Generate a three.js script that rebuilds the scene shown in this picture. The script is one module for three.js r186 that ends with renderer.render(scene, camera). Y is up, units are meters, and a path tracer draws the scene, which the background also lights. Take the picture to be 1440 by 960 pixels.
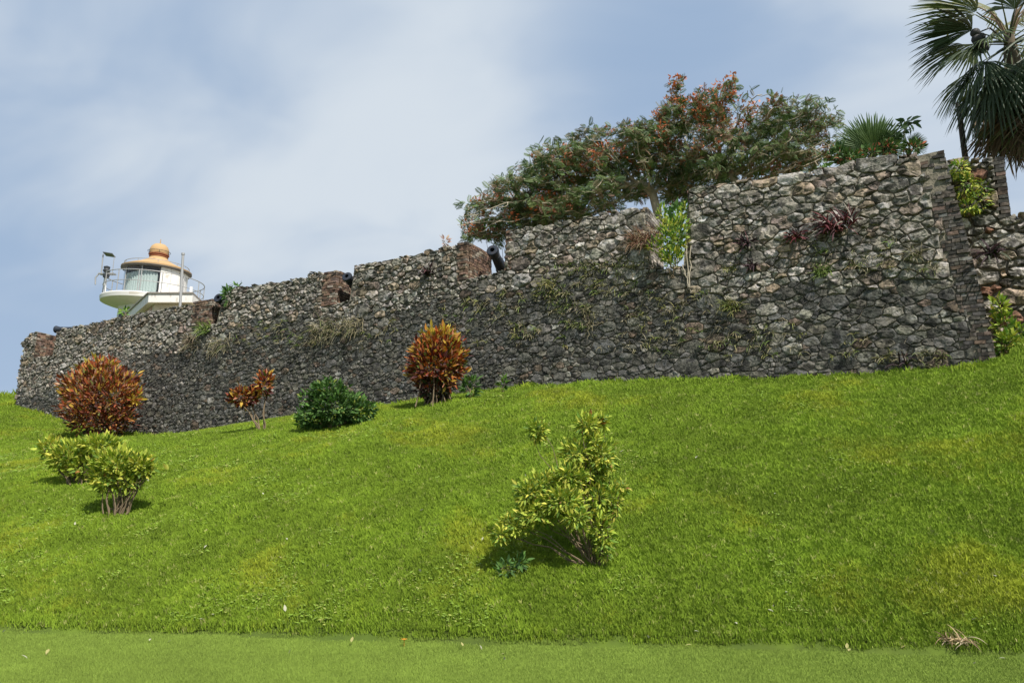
import * as THREE from 'three';
import { mergeGeometries, toCreasedNormals } from 'three/addons/utils/BufferGeometryUtils.js';
import { ImprovedNoise } from 'three/addons/math/ImprovedNoise.js';

// ───────── camera, sky, sun, exposure ─────────
const scene = new THREE.Scene();
const F = 1040, PITCH = 10 * Math.PI / 180, EYE = 1.6;
const camera = new THREE.PerspectiveCamera(2 * Math.atan(480 / F) * 180 / Math.PI, 1.5, 0.1, 6000);
camera.position.set(0, EYE, 0);
camera.rotation.set(PITCH, 0, 0);
scene.add(camera);

const renderer = new THREE.WebGLRenderer({ antialias: true });
renderer.toneMapping = THREE.LinearToneMapping;
renderer.toneMappingExposure = 1.55;
renderer.shadowMap.enabled = true;

const SUN = new THREE.Vector3(0.32, 0.79, 0.52).normalize();
const sun = new THREE.DirectionalLight(new THREE.Color(1, 0.95, 0.86), 4.2);
sun.position.copy(SUN).multiplyScalar(80);
sun.castShadow = true;
sun.shadow.mapSize.set(4096, 4096);
Object.assign(sun.shadow.camera, { left: -45, right: 45, top: 45, bottom: -45, near: 1, far: 200 });
scene.add(sun, sun.target);

function rng(seed) { let a = seed >>> 0; return () => { a = (a + 0x6D2B79F5) | 0; let t = Math.imul(a ^ (a >>> 15), 1 | a); t = (t + Math.imul(t ^ (t >>> 7), 61 | t)) ^ t; return ((t ^ (t >>> 14)) >>> 0) / 4294967296; }; }
const perlin = new ImprovedNoise();
const N3 = (x, y, z) => perlin.noise(x, y, z);
const fbm = (x, y, z, o = 4) => { let s = 0, a = 0.5, f = 1; for (let i = 0; i < o; i++) { s += a * N3(x * f + i * 17.3, y * f + i * 5.1, z * f); a *= 0.5; f *= 2.03; } return s; };
const clamp = (x, a = 0, b = 1) => Math.min(b, Math.max(a, x));
const sstep = (a, b, x) => { const t = clamp((x - a) / (b - a)); return t * t * (3 - 2 * t); };
const mix = (a, b, t) => a + (b - a) * t;
const V3 = (x, y, z) => new THREE.Vector3(x, y, z);

{ // sky: pale tropical blue with broad thin veils of high cloud
  // banks of cirrus: direction, strength, spread
  const BANKS = [[340, 300, 0.15, 0.26], [560, 200, 0.20, 0.20], [650, 40, 0.15, 0.16], [480, 360, 0.12, 0.18], [120, 60, -0.03, 0.2], [20, 400, -0.24, 0.2], [880, 90, -0.26, 0.17], [780, 220, -0.06, 0.12], [1180, 140, 0.04, 0.16], [1340, 230, 0.08, 0.16], [1040, 40, -0.10, 0.14]].map(([px, py, w, s]) => { const x = (px - 720) / F, y = (480 - py) / F, d = new THREE.Vector3(x, Math.sin(PITCH) + y * Math.cos(PITCH), -(Math.cos(PITCH) - y * Math.sin(PITCH))).normalize(); return [d.x, d.y, d.z, w, s]; });
  const W = 2048, H = 1024, data = new Float32Array(W * H * 4);
  for (let j = 0; j < H; j++) for (let i = 0; i < W; i++) {
    const el = ((j + 0.5) / H - 0.5) * Math.PI, az = ((i + 0.5) / W - 0.5) * 2 * Math.PI;
    const dx = Math.cos(el) * Math.cos(az), dz = Math.cos(el) * Math.sin(az), dy = Math.sin(el);
    const k = Math.pow(clamp(dy), 0.6);
    let r = mix(0.36, 0.19, k), g = mix(0.50, 0.32, k), b = mix(0.70, 0.54, k);
    // veils on a plane high above
    const q = 1 / (Math.max(dy, 0) + 0.22), px = dx * q, pz = dz * q;
    const wx = fbm(px * 0.7 + 3.1, pz * 0.7, 1.7, 3), wz = fbm(px * 0.7, pz * 0.7 + 9.2, 4.2, 3);
    const ca = 0.82, sa = 0.57, ax = px * ca + pz * sa, az2 = -px * sa + pz * ca;
    const big = fbm(ax * 0.42 + wx * 1.1 + 0.35, az2 * 0.75 + wz * 1.1 + 2.2, 0.6, 5);
    const fine = fbm(ax * 1.6 + wx * 2.2, az2 * 3.4 + wz * 2.2, 7.7, 5);
    let bank = 0; for (const [vx, vy, vz, w, s] of BANKS) { const q2 = ((dx - vx) ** 2 + (dy - vy) ** 2 + (dz - vz) ** 2) / (s * s); bank += w * Math.exp(-q2); }
    let c = sstep(-0.34, 0.46, big * 0.5 + fine * 0.5 + bank);
    c = 0.20 + 0.80 * c;
    r = mix(r, 0.665, c); g = mix(g, 0.735, c); b = mix(b, 0.81, c);
    const o = (j * W + i) * 4; data[o] = r / 1.55; data[o + 1] = g / 1.55; data[o + 2] = b / 1.55; data[o + 3] = 1;
  }
  const t = new THREE.DataTexture(data, W, H, THREE.RGBAFormat, THREE.FloatType);
  t.mapping = THREE.EquirectangularReflectionMapping; t.magFilter = t.minFilter = THREE.LinearFilter; t.needsUpdate = true;
  scene.background = t; scene.environment = t;
}

// ───────── helpers ─────────
const SP = Math.sin(PITCH), CP = Math.cos(PITCH);
const ray = (px, py) => { const x = (px - 720) / F, y = (480 - py) / F; return V3(x, SP + y * CP, -(CP - y * SP)); };
const atDepth = (px, py, Z) => { const d = ray(px, py); return d.multiplyScalar(Z / -d.z).add(V3(0, EYE, 0)); };
const mPerPx = (Z) => Z / F;

const taken = {};
const numbered = (n) => { const k = taken[n] = (taken[n] ?? -1) + 1; return k ? `${n}_${String(k).padStart(3, '0')}` : n; };
function tag(o, label, category, group) { o.userData.label = label; o.userData.category = category; if (group) o.userData.group = group; return o; }
function thing(name, label, category, pos, group) { const o = new THREE.Group(); o.name = numbered(name); if (pos) o.position.copy(pos); scene.add(o); return tag(o, label, category, group); }
function mesh(name, geo, mat, parent = scene) { const m = new THREE.Mesh(geo, mat); m.name = parent === scene ? numbered(name) : name; m.castShadow = m.receiveShadow = true; parent.add(m); return m; }
const stuff = (o) => { o.userData.kind = 'stuff'; return o; };
function merge(list) {
  const l = list.map((g) => g.index ? g.toNonIndexed() : g);
  for (const g of l) if (!g.attributes.uv) g.setAttribute('uv', new THREE.BufferAttribute(new Float32Array(g.attributes.position.count * 2), 2));
  const anyC = l.some((g) => g.attributes.color);
  for (const g of l) { if (anyC && !g.attributes.color) paint(g, [1, 1, 1]); for (const k of Object.keys(g.attributes)) if (!['position', 'normal', 'uv', 'color'].includes(k)) g.deleteAttribute(k); }
  return mergeGeometries(l);
}
function paint(g, c) { const n = g.attributes.position.count, a = new Float32Array(n * 3); for (let i = 0; i < n; i++) { a[i * 3] = c[0]; a[i * 3 + 1] = c[1]; a[i * 3 + 2] = c[2]; } g.setAttribute('color', new THREE.BufferAttribute(a, 3)); return g; }
const box = (w, h, d, x = 0, y = 0, z = 0) => new THREE.BoxGeometry(w, h, d).translate(x, y, z);
function rawGeo(pos, idx, uv) { const g = new THREE.BufferGeometry(); g.setAttribute('position', new THREE.Float32BufferAttribute(pos, 3)); g.setAttribute('uv', new THREE.Float32BufferAttribute(uv || new Float32Array(pos.length / 3 * 2), 2)); g.setIndex(idx); g.computeVertexNormals(); return g; }
function tube(pts, radii, sides = 6) {
  const pos = [], nor = [], uv = [], idx = []; let n = V3(0.31, 0.2, 0.93), L = 0;
  pts.forEach((p, i) => {
    const t = pts[Math.min(i + 1, pts.length - 1)].clone().sub(pts[Math.max(i - 1, 0)]).normalize();
    n = n.clone().addScaledVector(t, -n.dot(t)); if (n.lengthSq() < 1e-4) n = V3(t.y, -t.x, 0.01).cross(t); n.normalize();
    const b = t.clone().cross(n), r = typeof radii === 'number' ? radii : radii[i];
    if (i) L += p.distanceTo(pts[i - 1]);
    for (let k = 0; k <= sides; k++) { const a = k / sides * Math.PI * 2, d = n.clone().multiplyScalar(Math.cos(a)).addScaledVector(b, Math.sin(a)); pos.push(p.x + d.x * r, p.y + d.y * r, p.z + d.z * r); nor.push(d.x, d.y, d.z); uv.push(k / sides, L); }
  });
  for (let i = 0; i < pts.length - 1; i++) for (let k = 0; k < sides; k++) { const a = i * (sides + 1) + k, b = a + sides + 1; idx.push(a, a + 1, b, b, a + 1, b + 1); }
  const g = new THREE.BufferGeometry(); g.setAttribute('position', new THREE.Float32BufferAttribute(pos, 3)); g.setAttribute('normal', new THREE.Float32BufferAttribute(nor, 3)); g.setAttribute('uv', new THREE.Float32BufferAttribute(uv, 2)); g.setIndex(idx); return g;
}
const line = (a, b, r, s = 6) => tube([a, b], r, s);
function wiggle(a, b, n, amp, R) { const o = []; for (let i = 0; i <= n; i++) { const t = i / n, w = amp * Math.sin(Math.PI * t); o.push(V3(mix(a.x, b.x, t) + (R() - 0.5) * w, mix(a.y, b.y, t) + (R() - 0.5) * w, mix(a.z, b.z, t) + (R() - 0.5) * w)); } return o; }

// periodic value noise for textures
function pnoise(seed, P) { const R = rng(seed), l = new Float32Array(P * P).map(() => R()); return (x, y) => { x *= P; y *= P; const xi = Math.floor(x), yi = Math.floor(y); let fx = x - xi, fy = y - yi; fx = fx * fx * (3 - 2 * fx); fy = fy * fy * (3 - 2 * fy); const g = (a, b) => l[((b % P + P) % P) * P + ((a % P + P) % P)]; return mix(mix(g(xi, yi), g(xi + 1, yi), fx), mix(g(xi, yi + 1), g(xi + 1, yi + 1), fx), fy); }; }
function pfbm(seed, P, o) { const ns = []; for (let i = 0; i < o; i++) ns.push(pnoise(seed + i * 7, P << i)); return (x, y) => { let s = 0, a = 0.5, w = 0; for (const n of ns) { s += a * n(x, y); w += a; a *= 0.55; } return s / w; }; }
function tex(S, fn, srgb, rep = 1) {
  const d = new Uint8Array(S * S * 4);
  for (let j = 0; j < S; j++) for (let i = 0; i < S; i++) { const c = fn(i / S, j / S), o = (j * S + i) * 4; for (let k = 0; k < 3; k++) d[o + k] = clamp(Array.isArray(c) ? c[k] : c) * 255; d[o + 3] = 255; }
  const t = new THREE.DataTexture(d, S, S); t.wrapS = t.wrapT = THREE.RepeatWrapping; t.magFilter = THREE.LinearFilter; t.minFilter = THREE.LinearMipmapLinearFilter; t.generateMipmaps = true; t.repeat.set(rep, rep); if (srgb) t.colorSpace = THREE.SRGBColorSpace; t.needsUpdate = true; return t;
}
const lin = (r, g, b) => new THREE.Color().setRGB(r, g, b);
const std = (o) => new THREE.MeshStandardMaterial(o);
const leafMat = (o = {}) => new THREE.MeshPhysicalMaterial({ roughness: 0.7, specularIntensity: 0.5, transmission: 0.4, thickness: 0, side: THREE.DoubleSide, ...o });

// ───────── the wall's plane ─────────
const WA = 30 * Math.PI / 180, TB = 0.06;
const U = V3(Math.cos(WA), 0, Math.sin(WA)), NH = V3(-Math.sin(WA), 0, Math.cos(WA));
const VV = V3(0, 1, 0).addScaledVector(NH, -TB).normalize(), NN = NH.clone().addScaledVector(V3(0, 1, 0), TB).normalize();
const P0 = atDepth(1405, 516, 13);
const wallQuat = new THREE.Quaternion().setFromRotationMatrix(new THREE.Matrix4().makeBasis(U, VV, NN));
// photograph position → (u, v) on the wall face, `out` metres in front of it
function onWall(px, py, out = 0, asWorld = false) {
  const d = ray(px, py), e = V3(0, EYE, 0), t = (NN.dot(P0) + out - NN.dot(e)) / NN.dot(d), p = e.addScaledVector(d, t);
  if (asWorld) return p; const q = p.clone().sub(P0); return [q.dot(U), q.dot(VV), p];
}
const wallPoint = (u, v, o = 0) => P0.clone().addScaledVector(U, u).addScaledVector(VV, v).addScaledVector(NN, o);
function polyline(pts) { pts = pts.slice().sort((a, b) => a[0] - b[0]); return (x) => { if (x <= pts[0][0]) return pts[0][1]; for (let i = 1; i < pts.length; i++) if (x <= pts[i][0]) { const a = pts[i - 1], b = pts[i]; return mix(a[1], b[1], (x - a[0]) / (b[0] - a[0] || 1)); } return pts[pts.length - 1][1]; }; }
const pxLine = (l) => polyline(l.map(([x, y]) => onWall(x, y)));

// ───────── terrain ─────────
const baseLine = [[-60, 568], [20, 574], [60, 583], [100, 600], [180, 615], [300, 617], [370, 604], [415, 592], [530, 576], [640, 563], [720, 551], [870, 544], [1000, 541], [1190, 536], [1330, 527], [1405, 517]];
const baseV = pxLine(baseLine);
const baseYraw = polyline([...baseLine.map(([x, y]) => { const q = onWall(x, y); return [q[0], q[2].y]; }), [1.2, P0.y + 0.42], [3.5, P0.y + 0.8], [12, P0.y + 0.9]]);
const baseY = (u) => { let s = 0; for (let k = -3; k <= 3; k++) s += baseYraw(u + k * 0.22); return s / 7; };
const toeA = V3(-5.2, 0, -7.92), toeB = V3(4.47, 0, -6.84), toeD = toeB.clone().sub(toeA).normalize(), toeN = V3(toeD.z, 0, -toeD.x);
function toeDist(x, z) { const s = (x - toeA.x) * toeD.x + (z - toeA.z) * toeD.z; return (x - toeA.x) * toeN.x + (z - toeA.z) * toeN.z + 0.10 * N3(s * 0.35, 2.2, 0.5) + 0.05 * N3(s * 2.1, 4.2, 0.5) + 0.03 * N3(s * 6.3, 4.2, 0.5); }
function height(x, z) {
  const dx = x - P0.x, dz = z - P0.z, u = dx * U.x + dz * U.z, d = dx * NH.x + dz * NH.z, td = toeDist(x, z);
  const flat = 0.02 * N3(x * 0.5, 1.3, z * 0.5);
  if (td <= 0) return flat;
  const B = baseY(u);
  let h;
  if (d > 0) {
    const t = td / (td + d);
    h = B * (1.16 * t - 0.16 * t * t * t);
  } else h = B;
  if (d < -2) h -= clamp((-d - 2) * 0.05, 0, 12);
  const far = clamp((Math.abs(u + 14) - 40) / 60); h *= 1 - far * far;
  const w = Math.min(1, td * 2) * (1 - 0.7 * clamp(td / (td + Math.max(d, 0.001))) ** 6);
  h += w * (0.14 * fbm(x * 0.33, 0.5, z * 0.33, 3) + 0.05 * N3(x * 1.3, 3.5, z * 1.3) + 0.016 * N3(x * 4.3, 8.5, z * 4.3));
  return Math.max(h, flat - 0.05) + Math.min(0.075, td * 1.3);
}
function onTerrain(px, py) { const d = ray(px, py); let t = 3; for (; t < 60; t += 0.02) { const x = d.x * t, z = d.z * t; if (EYE + d.y * t < height(x, z)) break; } const x = d.x * t, z = d.z * t; return V3(x, height(x, z), z); }
{
  const axis = (lo, hi, st, far) => { const a = []; for (let v = lo; v <= hi + 1e-6; v += st) a.push(v); let s = st, v = hi; while (v < far) { s *= 1.35; v += s; a.push(v); } s = st; v = lo; while (v > -far) { s *= 1.35; v -= s; a.unshift(v); } return a; };
  const xs = axis(-26, 14, 0.14, 2500), zs = axis(-36, -4, 0.14, 2500), pos = [], uv = [], idx = [];
  for (const z of zs) for (const x of xs) { pos.push(x, height(x, z) - 0.012, z); uv.push(x, z); }
  const n = xs.length;
  for (let j = 0; j < zs.length - 1; j++) for (let i = 0; i < n - 1; i++) { const a = j * n + i; idx.push(a, a + n, a + 1, a + n, a + n + 1, a + 1); }
  const f1 = pfbm(11, 8, 6), f2 = pfbm(23, 3, 4);
  const map = tex(512, (x, y) => { const a = f1(x, y), b = f2(x, y); return [mix(0.26, 0.38, b) * mix(0.6, 1.2, a), mix(0.34, 0.44, b) * mix(0.6, 1.2, a), 0.08 * mix(0.6, 1.2, a)]; }, true, 0.4);
  mesh('ground', rawGeo(pos, idx, uv), std({ map, roughness: 1 })).userData.kind = 'structure';
}
// terreplein: the level earth held up behind the walls
const TY = 5.3;
{
  const s = new THREE.Shape(), c = (u, d) => { const p = P0.clone().addScaledVector(U, u).addScaledVector(NH, d); return [p.x, -p.z]; };
  s.moveTo(...c(-32.6, -0.9)); s.lineTo(...c(-1.0, -0.9)); s.lineTo(...c(-1.0, -2.1)); s.lineTo(...c(18, -2.1)); s.lineTo(...c(18, -40)); s.lineTo(...c(-32.6, -40));
  const g = new THREE.ExtrudeGeometry(s, { depth: 4.5, bevelEnabled: false }).rotateX(-Math.PI / 2).translate(0, TY - 4.5, 0);
  const f = pfbm(31, 6, 5);
  mesh('terreplein_ground', g, std({ map: tex(256, (x, y) => { const a = f(x, y); return [0.50 + 0.2 * a, 0.45 + 0.2 * a, 0.36 + 0.18 * a]; }, true, 0.3), roughness: 1 })).userData.kind = 'structure';
}

// ───────── masonry ─────────
const stoneN = pfbm(51, 5, 6), stoneM = pfbm(57, 9, 5), stoneL = pfbm(71, 12, 4), stoneG = pfbm(77, 48, 3);
const stoneVal = (x, y) => { const a = stoneN(x, y), b = stoneM(x, y), l = sstep(0.53, 0.63, stoneL(x, y)), d = sstep(0.55, 0.66, stoneM(y, x)), g = stoneG(x, y); let v = 0.44 + 0.40 * a + 0.56 * (g - 0.5); v = mix(v, 0.95, l * 0.6); v = mix(v, 0.26, d * 0.7); return [v, v * (0.985 + 0.02 * b), v * (0.95 + 0.05 * l)]; };
const stoneMap = tex(1024, stoneVal, true, 0.62);
const stoneBump = tex(512, (x, y) => 0.55 * stoneM(x, y) + 0.45 * stoneG(x, y), false, 0.62);
const stoneMat = std({ map: stoneMap, bumpMap: stoneBump, bumpScale: 0.03, vertexColors: true, roughness: 0.95 });
const mortarMat = std({ map: tex(512, (x, y) => { const v = 0.36 + 0.30 * stoneM(x, y) + 0.2 * (stoneG(x, y) - 0.5); return [v, v * 0.97, v * 0.9]; }, true, 0.9), bumpMap: stoneBump, bumpScale: 0.03, color: lin(0.80, 0.75, 0.66), roughness: 1 });
const brickMat = std({ map: stoneMap, bumpMap: stoneBump, bumpScale: 0.008, vertexColors: true, roughness: 0.95 });

function clipPoly(poly, a, b, c) { // keep a·x + b·y ≤ c
  const o = []; for (let i = 0; i < poly.length; i++) { const p = poly[i], q = poly[(i + 1) % poly.length], dp = a * p[0] + b * p[1] - c, dq = a * q[0] + b * q[1] - c; if (dp <= 0) o.push(p); if ((dp < 0) !== (dq < 0) && dp !== dq) { const t = dp / (dp - dq); o.push([mix(p[0], q[0], t), mix(p[1], q[1], t)]); } } return o;
}
const polyArea = (p) => { let s = 0; for (let i = 0; i < p.length; i++) { const a = p[i], b = p[(i + 1) % p.length]; s += a[0] * b[1] - a[1] * b[0]; } return s / 2; };
// irregular rubble: power cells of sites of unequal size, flattened so stones lie on their beds
function rubble(u0, u1, v0, v1, seed, sizeAt, inside) {
  const R = rng(seed), A = 1.6, sites = [], cell = 0.5, grid = new Map();
  const key = (x, y) => Math.floor(x / cell) + ',' + Math.floor(y / cell);
  const near = (x, y, rad) => { const o = [], k = Math.ceil(rad / cell), cx = Math.floor(x / cell), cy = Math.floor(y / cell); for (let i = -k; i <= k; i++) for (let j = -k; j <= k; j++) { const l = grid.get((cx + i) + ',' + (cy + j)); if (l) o.push(...l); } return o; };
  const area = (u1 - u0) * (v1 - v0);
  for (const [r, tries] of [[0.25, 0.9], [0.19, 3.5], [0.135, 9], [0.10, 40], [0.072, 150], [0.05, 190]]) {
    const n = Math.round(area * tries);
    for (let i = 0; i < n; i++) {
      const u = mix(u0, u1, R()), v = mix(v0, v1, R()); if (!inside(u, v)) continue;
      const k = sizeAt(u, v), rr = r * k; if (r > 0.2 && R() > 0.5) continue;
      const x = u / A, y = v; let ok = true;
      for (const s of near(x, y, rr + 0.35)) if (Math.hypot(s.x - x, s.y - y) < (s.r + rr) * 0.84) { ok = false; break; }
      if (!ok) continue; const s = { x, y, r: rr, u, v }; sites.push(s); const kk = key(x, y); if (!grid.has(kk)) grid.set(kk, []); grid.get(kk).push(s);
    }
  }
  for (const s of sites) {
    let poly = [[s.x - 0.6, s.y - 0.6], [s.x + 0.6, s.y - 0.6], [s.x + 0.6, s.y + 0.6], [s.x - 0.6, s.y + 0.6]];
    for (const t of near(s.x, s.y, 1.0)) if (t !== s) { const a = 2 * (t.x - s.x), b = 2 * (t.y - s.y), c = t.x * t.x + t.y * t.y - s.x * s.x - s.y * s.y + s.r * s.r - t.r * t.r; poly = clipPoly(poly, a, b, c); if (poly.length < 3) break; }
    s.poly = poly.map(([x, y]) => [x * A, y]);
  }
  return sites.filter((s) => s.poly.length > 2);
}
function stoneGeo(poly, R, { gap, bulge, back = 0.07, color }) {
  let cx = 0, cy = 0; for (const p of poly) { cx += p[0] / poly.length; cy += p[1] / poly.length; }
  let P = poly.filter((p, i) => { const q = poly[(i + 1) % poly.length]; return Math.hypot(p[0] - q[0], p[1] - q[1]) > 0.025; }); if (P.length < 3) P = poly;
  { const Q = []; P.forEach((p, i) => { const q = P[(i + 1) % P.length], L = Math.hypot(p[0] - q[0], p[1] - q[1]); Q.push(p); if (L > 0.11) { const t = 0.35 + 0.3 * R(), mx = mix(p[0], q[0], t), my = mix(p[1], q[1], t), w = L * 0.24 * N3(mx * 5.1, my * 5.1, 2.7); Q.push([mx - (q[1] - p[1]) / L * w, my + (q[0] - p[0]) / L * w]); } }); P = Q; }
  P = P.map(([x, y]) => { const l = Math.hypot(x - cx, y - cy) || 1, k = Math.max(0.4, 1 - gap * 0.5 * (0.7 + R() * 0.9) * 1.3 / l); return [cx + (x - cx) * k, cy + (y - cy) * k]; });
  const C = []; const cc = 0.07 + R() * 0.09; for (let i = 0; i < P.length; i++) { const p = P[i], q = P[(i + 1) % P.length]; C.push([mix(p[0], q[0], cc), mix(p[1], q[1], cc)], [mix(p[0], q[0], 1 - cc), mix(p[1], q[1], 1 - cc)]); }
  const n = C.length, pos = [], uv = [], idx = [], ou = R() * 7, ov = R() * 7, tx = (R() - 0.5) * 0.15, ty = (R() - 0.5) * 0.18;
  const dx = (R() - 0.5) * 0.3, dy = (R() - 0.5) * 0.3, ang = R() * 1.2 - 0.6, ca = Math.cos(ang), sa = Math.sin(ang);
  const put = (x, y, z) => { pos.push(x, y, z); uv.push((x - cx) * ca - (y - cy) * sa + ou, (x - cx) * sa + (y - cy) * ca + ov); };
  const rings = [[1, -back, 0], [0.985, bulge * 0.35, 0.4], [0.89, bulge * 0.9, 0.9], [0.46, bulge, 1]];
  for (const [k, z, w] of rings) for (const [x, y] of C) { const X = cx + (x - cx) * k + dx * (1 - k) * 0.2, Y = cy + (y - cy) * k + dy * (1 - k) * 0.2; put(X + (R() - 0.5) * 0.012 * w, Y + (R() - 0.5) * 0.012 * w, z + w * (N3(X * 8 + ou * 9, Y * 8, ov * 5) * bulge * 1.5 + N3(X * 19 + ou * 9, Y * 19, ov * 3) * bulge * 0.7 + tx * (X - cx) + ty * (Y - cy))); }
  put(cx + dx * 0.1, cy + dy * 0.1, bulge * (0.95 + R() * 0.1) + N3((cx + dx * 0.1) * 8 + ou * 9, (cy + dy * 0.1) * 8, ov * 5) * bulge * 1.5);
  for (let r = 0; r < 3; r++) for (let i = 0; i < n; i++) { const a = r * n + i, b = r * n + (i + 1) % n; idx.push(a, b, a + n, b, b + n, a + n); }
  for (let i = 0; i < n; i++) idx.push(3 * n + i, 3 * n + (i + 1) % n, 4 * n);
  const g = toCreasedNormals(rawGeo(pos, idx, uv), 0.75);
  return paint(g, color);
}
function brickGeo(w, h, d, R, color) {
  const g = new THREE.BoxGeometry(w, h, d), p = g.attributes.position, J = new Map();
  for (let i = 0; i < p.count; i++) { const k = [p.getX(i) > 0, p.getY(i) > 0, p.getZ(i) > 0].join(); if (!J.has(k)) J.set(k, [(R() - 0.5) * 0.012, (R() - 0.5) * 0.010, (R() - 0.5) * 0.014]); const j = J.get(k); p.setXYZ(i, p.getX(i) + j[0], p.getY(i) + j[1], p.getZ(i) + j[2]); }
  const uv = g.attributes.uv, o = R() * 9; for (let i = 0; i < uv.count; i++) uv.setXY(i, uv.getX(i) * w + o, uv.getY(i) * h + o * 1.7);
  g.computeVertexNormals(); return paint(g.toNonIndexed(), color);
}
const jitterCol = (c, R, a = 0.25) => { const k = 1 + (R() - 0.5) * 2 * a; return [c[0] * k * (1 + (R() - 0.5) * 0.08), c[1] * k, c[2] * k * (1 + (R() - 0.5) * 0.08)]; };
const pick = (l, R) => { let s = 0; for (const e of l) s += e[0]; let x = R() * s; for (const e of l) if ((x -= e[0]) <= 0) return e[1]; return l[0][1]; };
const PALE = [[6, [0.54, 0.50, 0.45]], [5, [0.45, 0.415, 0.37]], [1.6, [0.70, 0.66, 0.60]], [1.6, [0.50, 0.40, 0.30]], [1.2, [0.37, 0.295, 0.25]], [1.5, [0.34, 0.32, 0.29]]];
const DARK = [[7, [0.205, 0.198, 0.178]], [5, [0.165, 0.162, 0.15]], [3, [0.255, 0.242, 0.205]], [1.3, [0.22, 0.165, 0.125]], [1.2, [0.40, 0.385, 0.34]]];
const BRICK = [[4, [0.33, 0.20, 0.145]], [3, [0.29, 0.185, 0.14]], [2, [0.38, 0.26, 0.18]], [1.5, [0.24, 0.17, 0.14]], [2, [0.48, 0.41, 0.34]]];
const QUOIN = [[4, [0.20, 0.165, 0.14]], [4, [0.165, 0.15, 0.135]], [1.2, [0.23, 0.16, 0.125]], [2, [0.13, 0.122, 0.115]], [1.4, [0.32, 0.30, 0.27]]];
// pieces: [{geo, size}], the 300 largest in view become parts, the rest one part
function addPieces(parent, name, rest, pieces, mat) {
  pieces.sort((a, b) => b.size - a.size);
  pieces.slice(0, 300).forEach((p) => mesh(name, p.geo, mat, parent));
  const r = pieces.slice(300).map((p) => p.geo); if (r.length) stuff(mesh(rest, merge(r), mat, parent));
}
const viewScale = (u, v, parent0 = P0) => { const z = -(parent0.z + u * U.z + v * VV.z); return 1 / (z * z); };

// ───────── the long battery wall ─────────
const wall = thing('fort_wall', 'long ruined rubble stone battery wall with gun embrasures along the grassy slope', 'wall', P0);
wall.quaternion.copy(wallQuat);
const topLine = pxLine([[27, 482], [38, 474], [46, 467], [60, 466], [76, 466], [110, 457], [170, 446], [205, 438], [270, 427], [300, 419], [308, 414], [330, 404], [372, 398], [430, 389], [436, 381], [470, 381], [493, 374], [496, 372], [560, 361], [622, 348], [650, 342], [660, 340], [708, 330], [713, 324], [780, 312], [860, 298], [900, 290], [908, 290], [968, 270], [972, 266], [1060, 252], [1140, 241], [1200, 226], [1290, 213], [1326, 204]]);
// openings: [px left, px right, sill py left, sill py right, brick width on the left pier (px)]
const OPEN = [[46, 74, 503, 500, 0], [295, 308, 457, 453, 26], [470, 495, 428, 421, 18], [655, 711, 393, 381, 12], [908, 971, 377, 374, 0]];
const opens = OPEN.map(([a, b, ya, yb, w]) => { const p = onWall(a, ya), q = onWall(b, yb), wl = onWall(a - w, ya); return { u0: p[0], u1: q[0], sa: p[1], sb: q[1], brick: w ? p[0] - wl[0] : 0 }; });
const openAt = (u) => opens.find((o) => u > o.u0 && u < o.u1);
const sill = (o, u) => mix(o.sa, o.sb, clamp((u - o.u0) / (o.u1 - o.u0)));
const quoinEdge = (() => { const l = [[1405, 517], [1386, 430], [1352, 300], [1326, 204]].map(([x, y]) => onWall(x, y)); return polyline([...l.map((q) => [q[1], q[0]]), [-1.2, l[0][0] + 0.22]]); })();
const leftEdge = (() => { const l = [[20, 576], [26, 520], [33, 492], [29, 480], [40, 464]].map(([x, y]) => onWall(x, y)); return polyline(l.map((q) => [q[1], q[0]])); })();
const QW = (v) => { const k = Math.floor(v / 0.36); return 0.28 + 0.26 * (Math.abs(Math.sin(k * 12.9898) * 43758.5453) % 1) + (v > 3.55 ? 0.12 : 0); };
const darkLine = pxLine([[20, 560], [100, 545], [200, 500], [300, 476], [400, 450], [500, 438], [620, 412], [700, 408], [820, 396], [900, 398], [1000, 412], [1100, 400], [1200, 398], [1300, 396], [1400, 400]]);
const topAt = (u, v) => { const o = openAt(u); return o ? sill(o, u) : topLine(u); };
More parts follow.
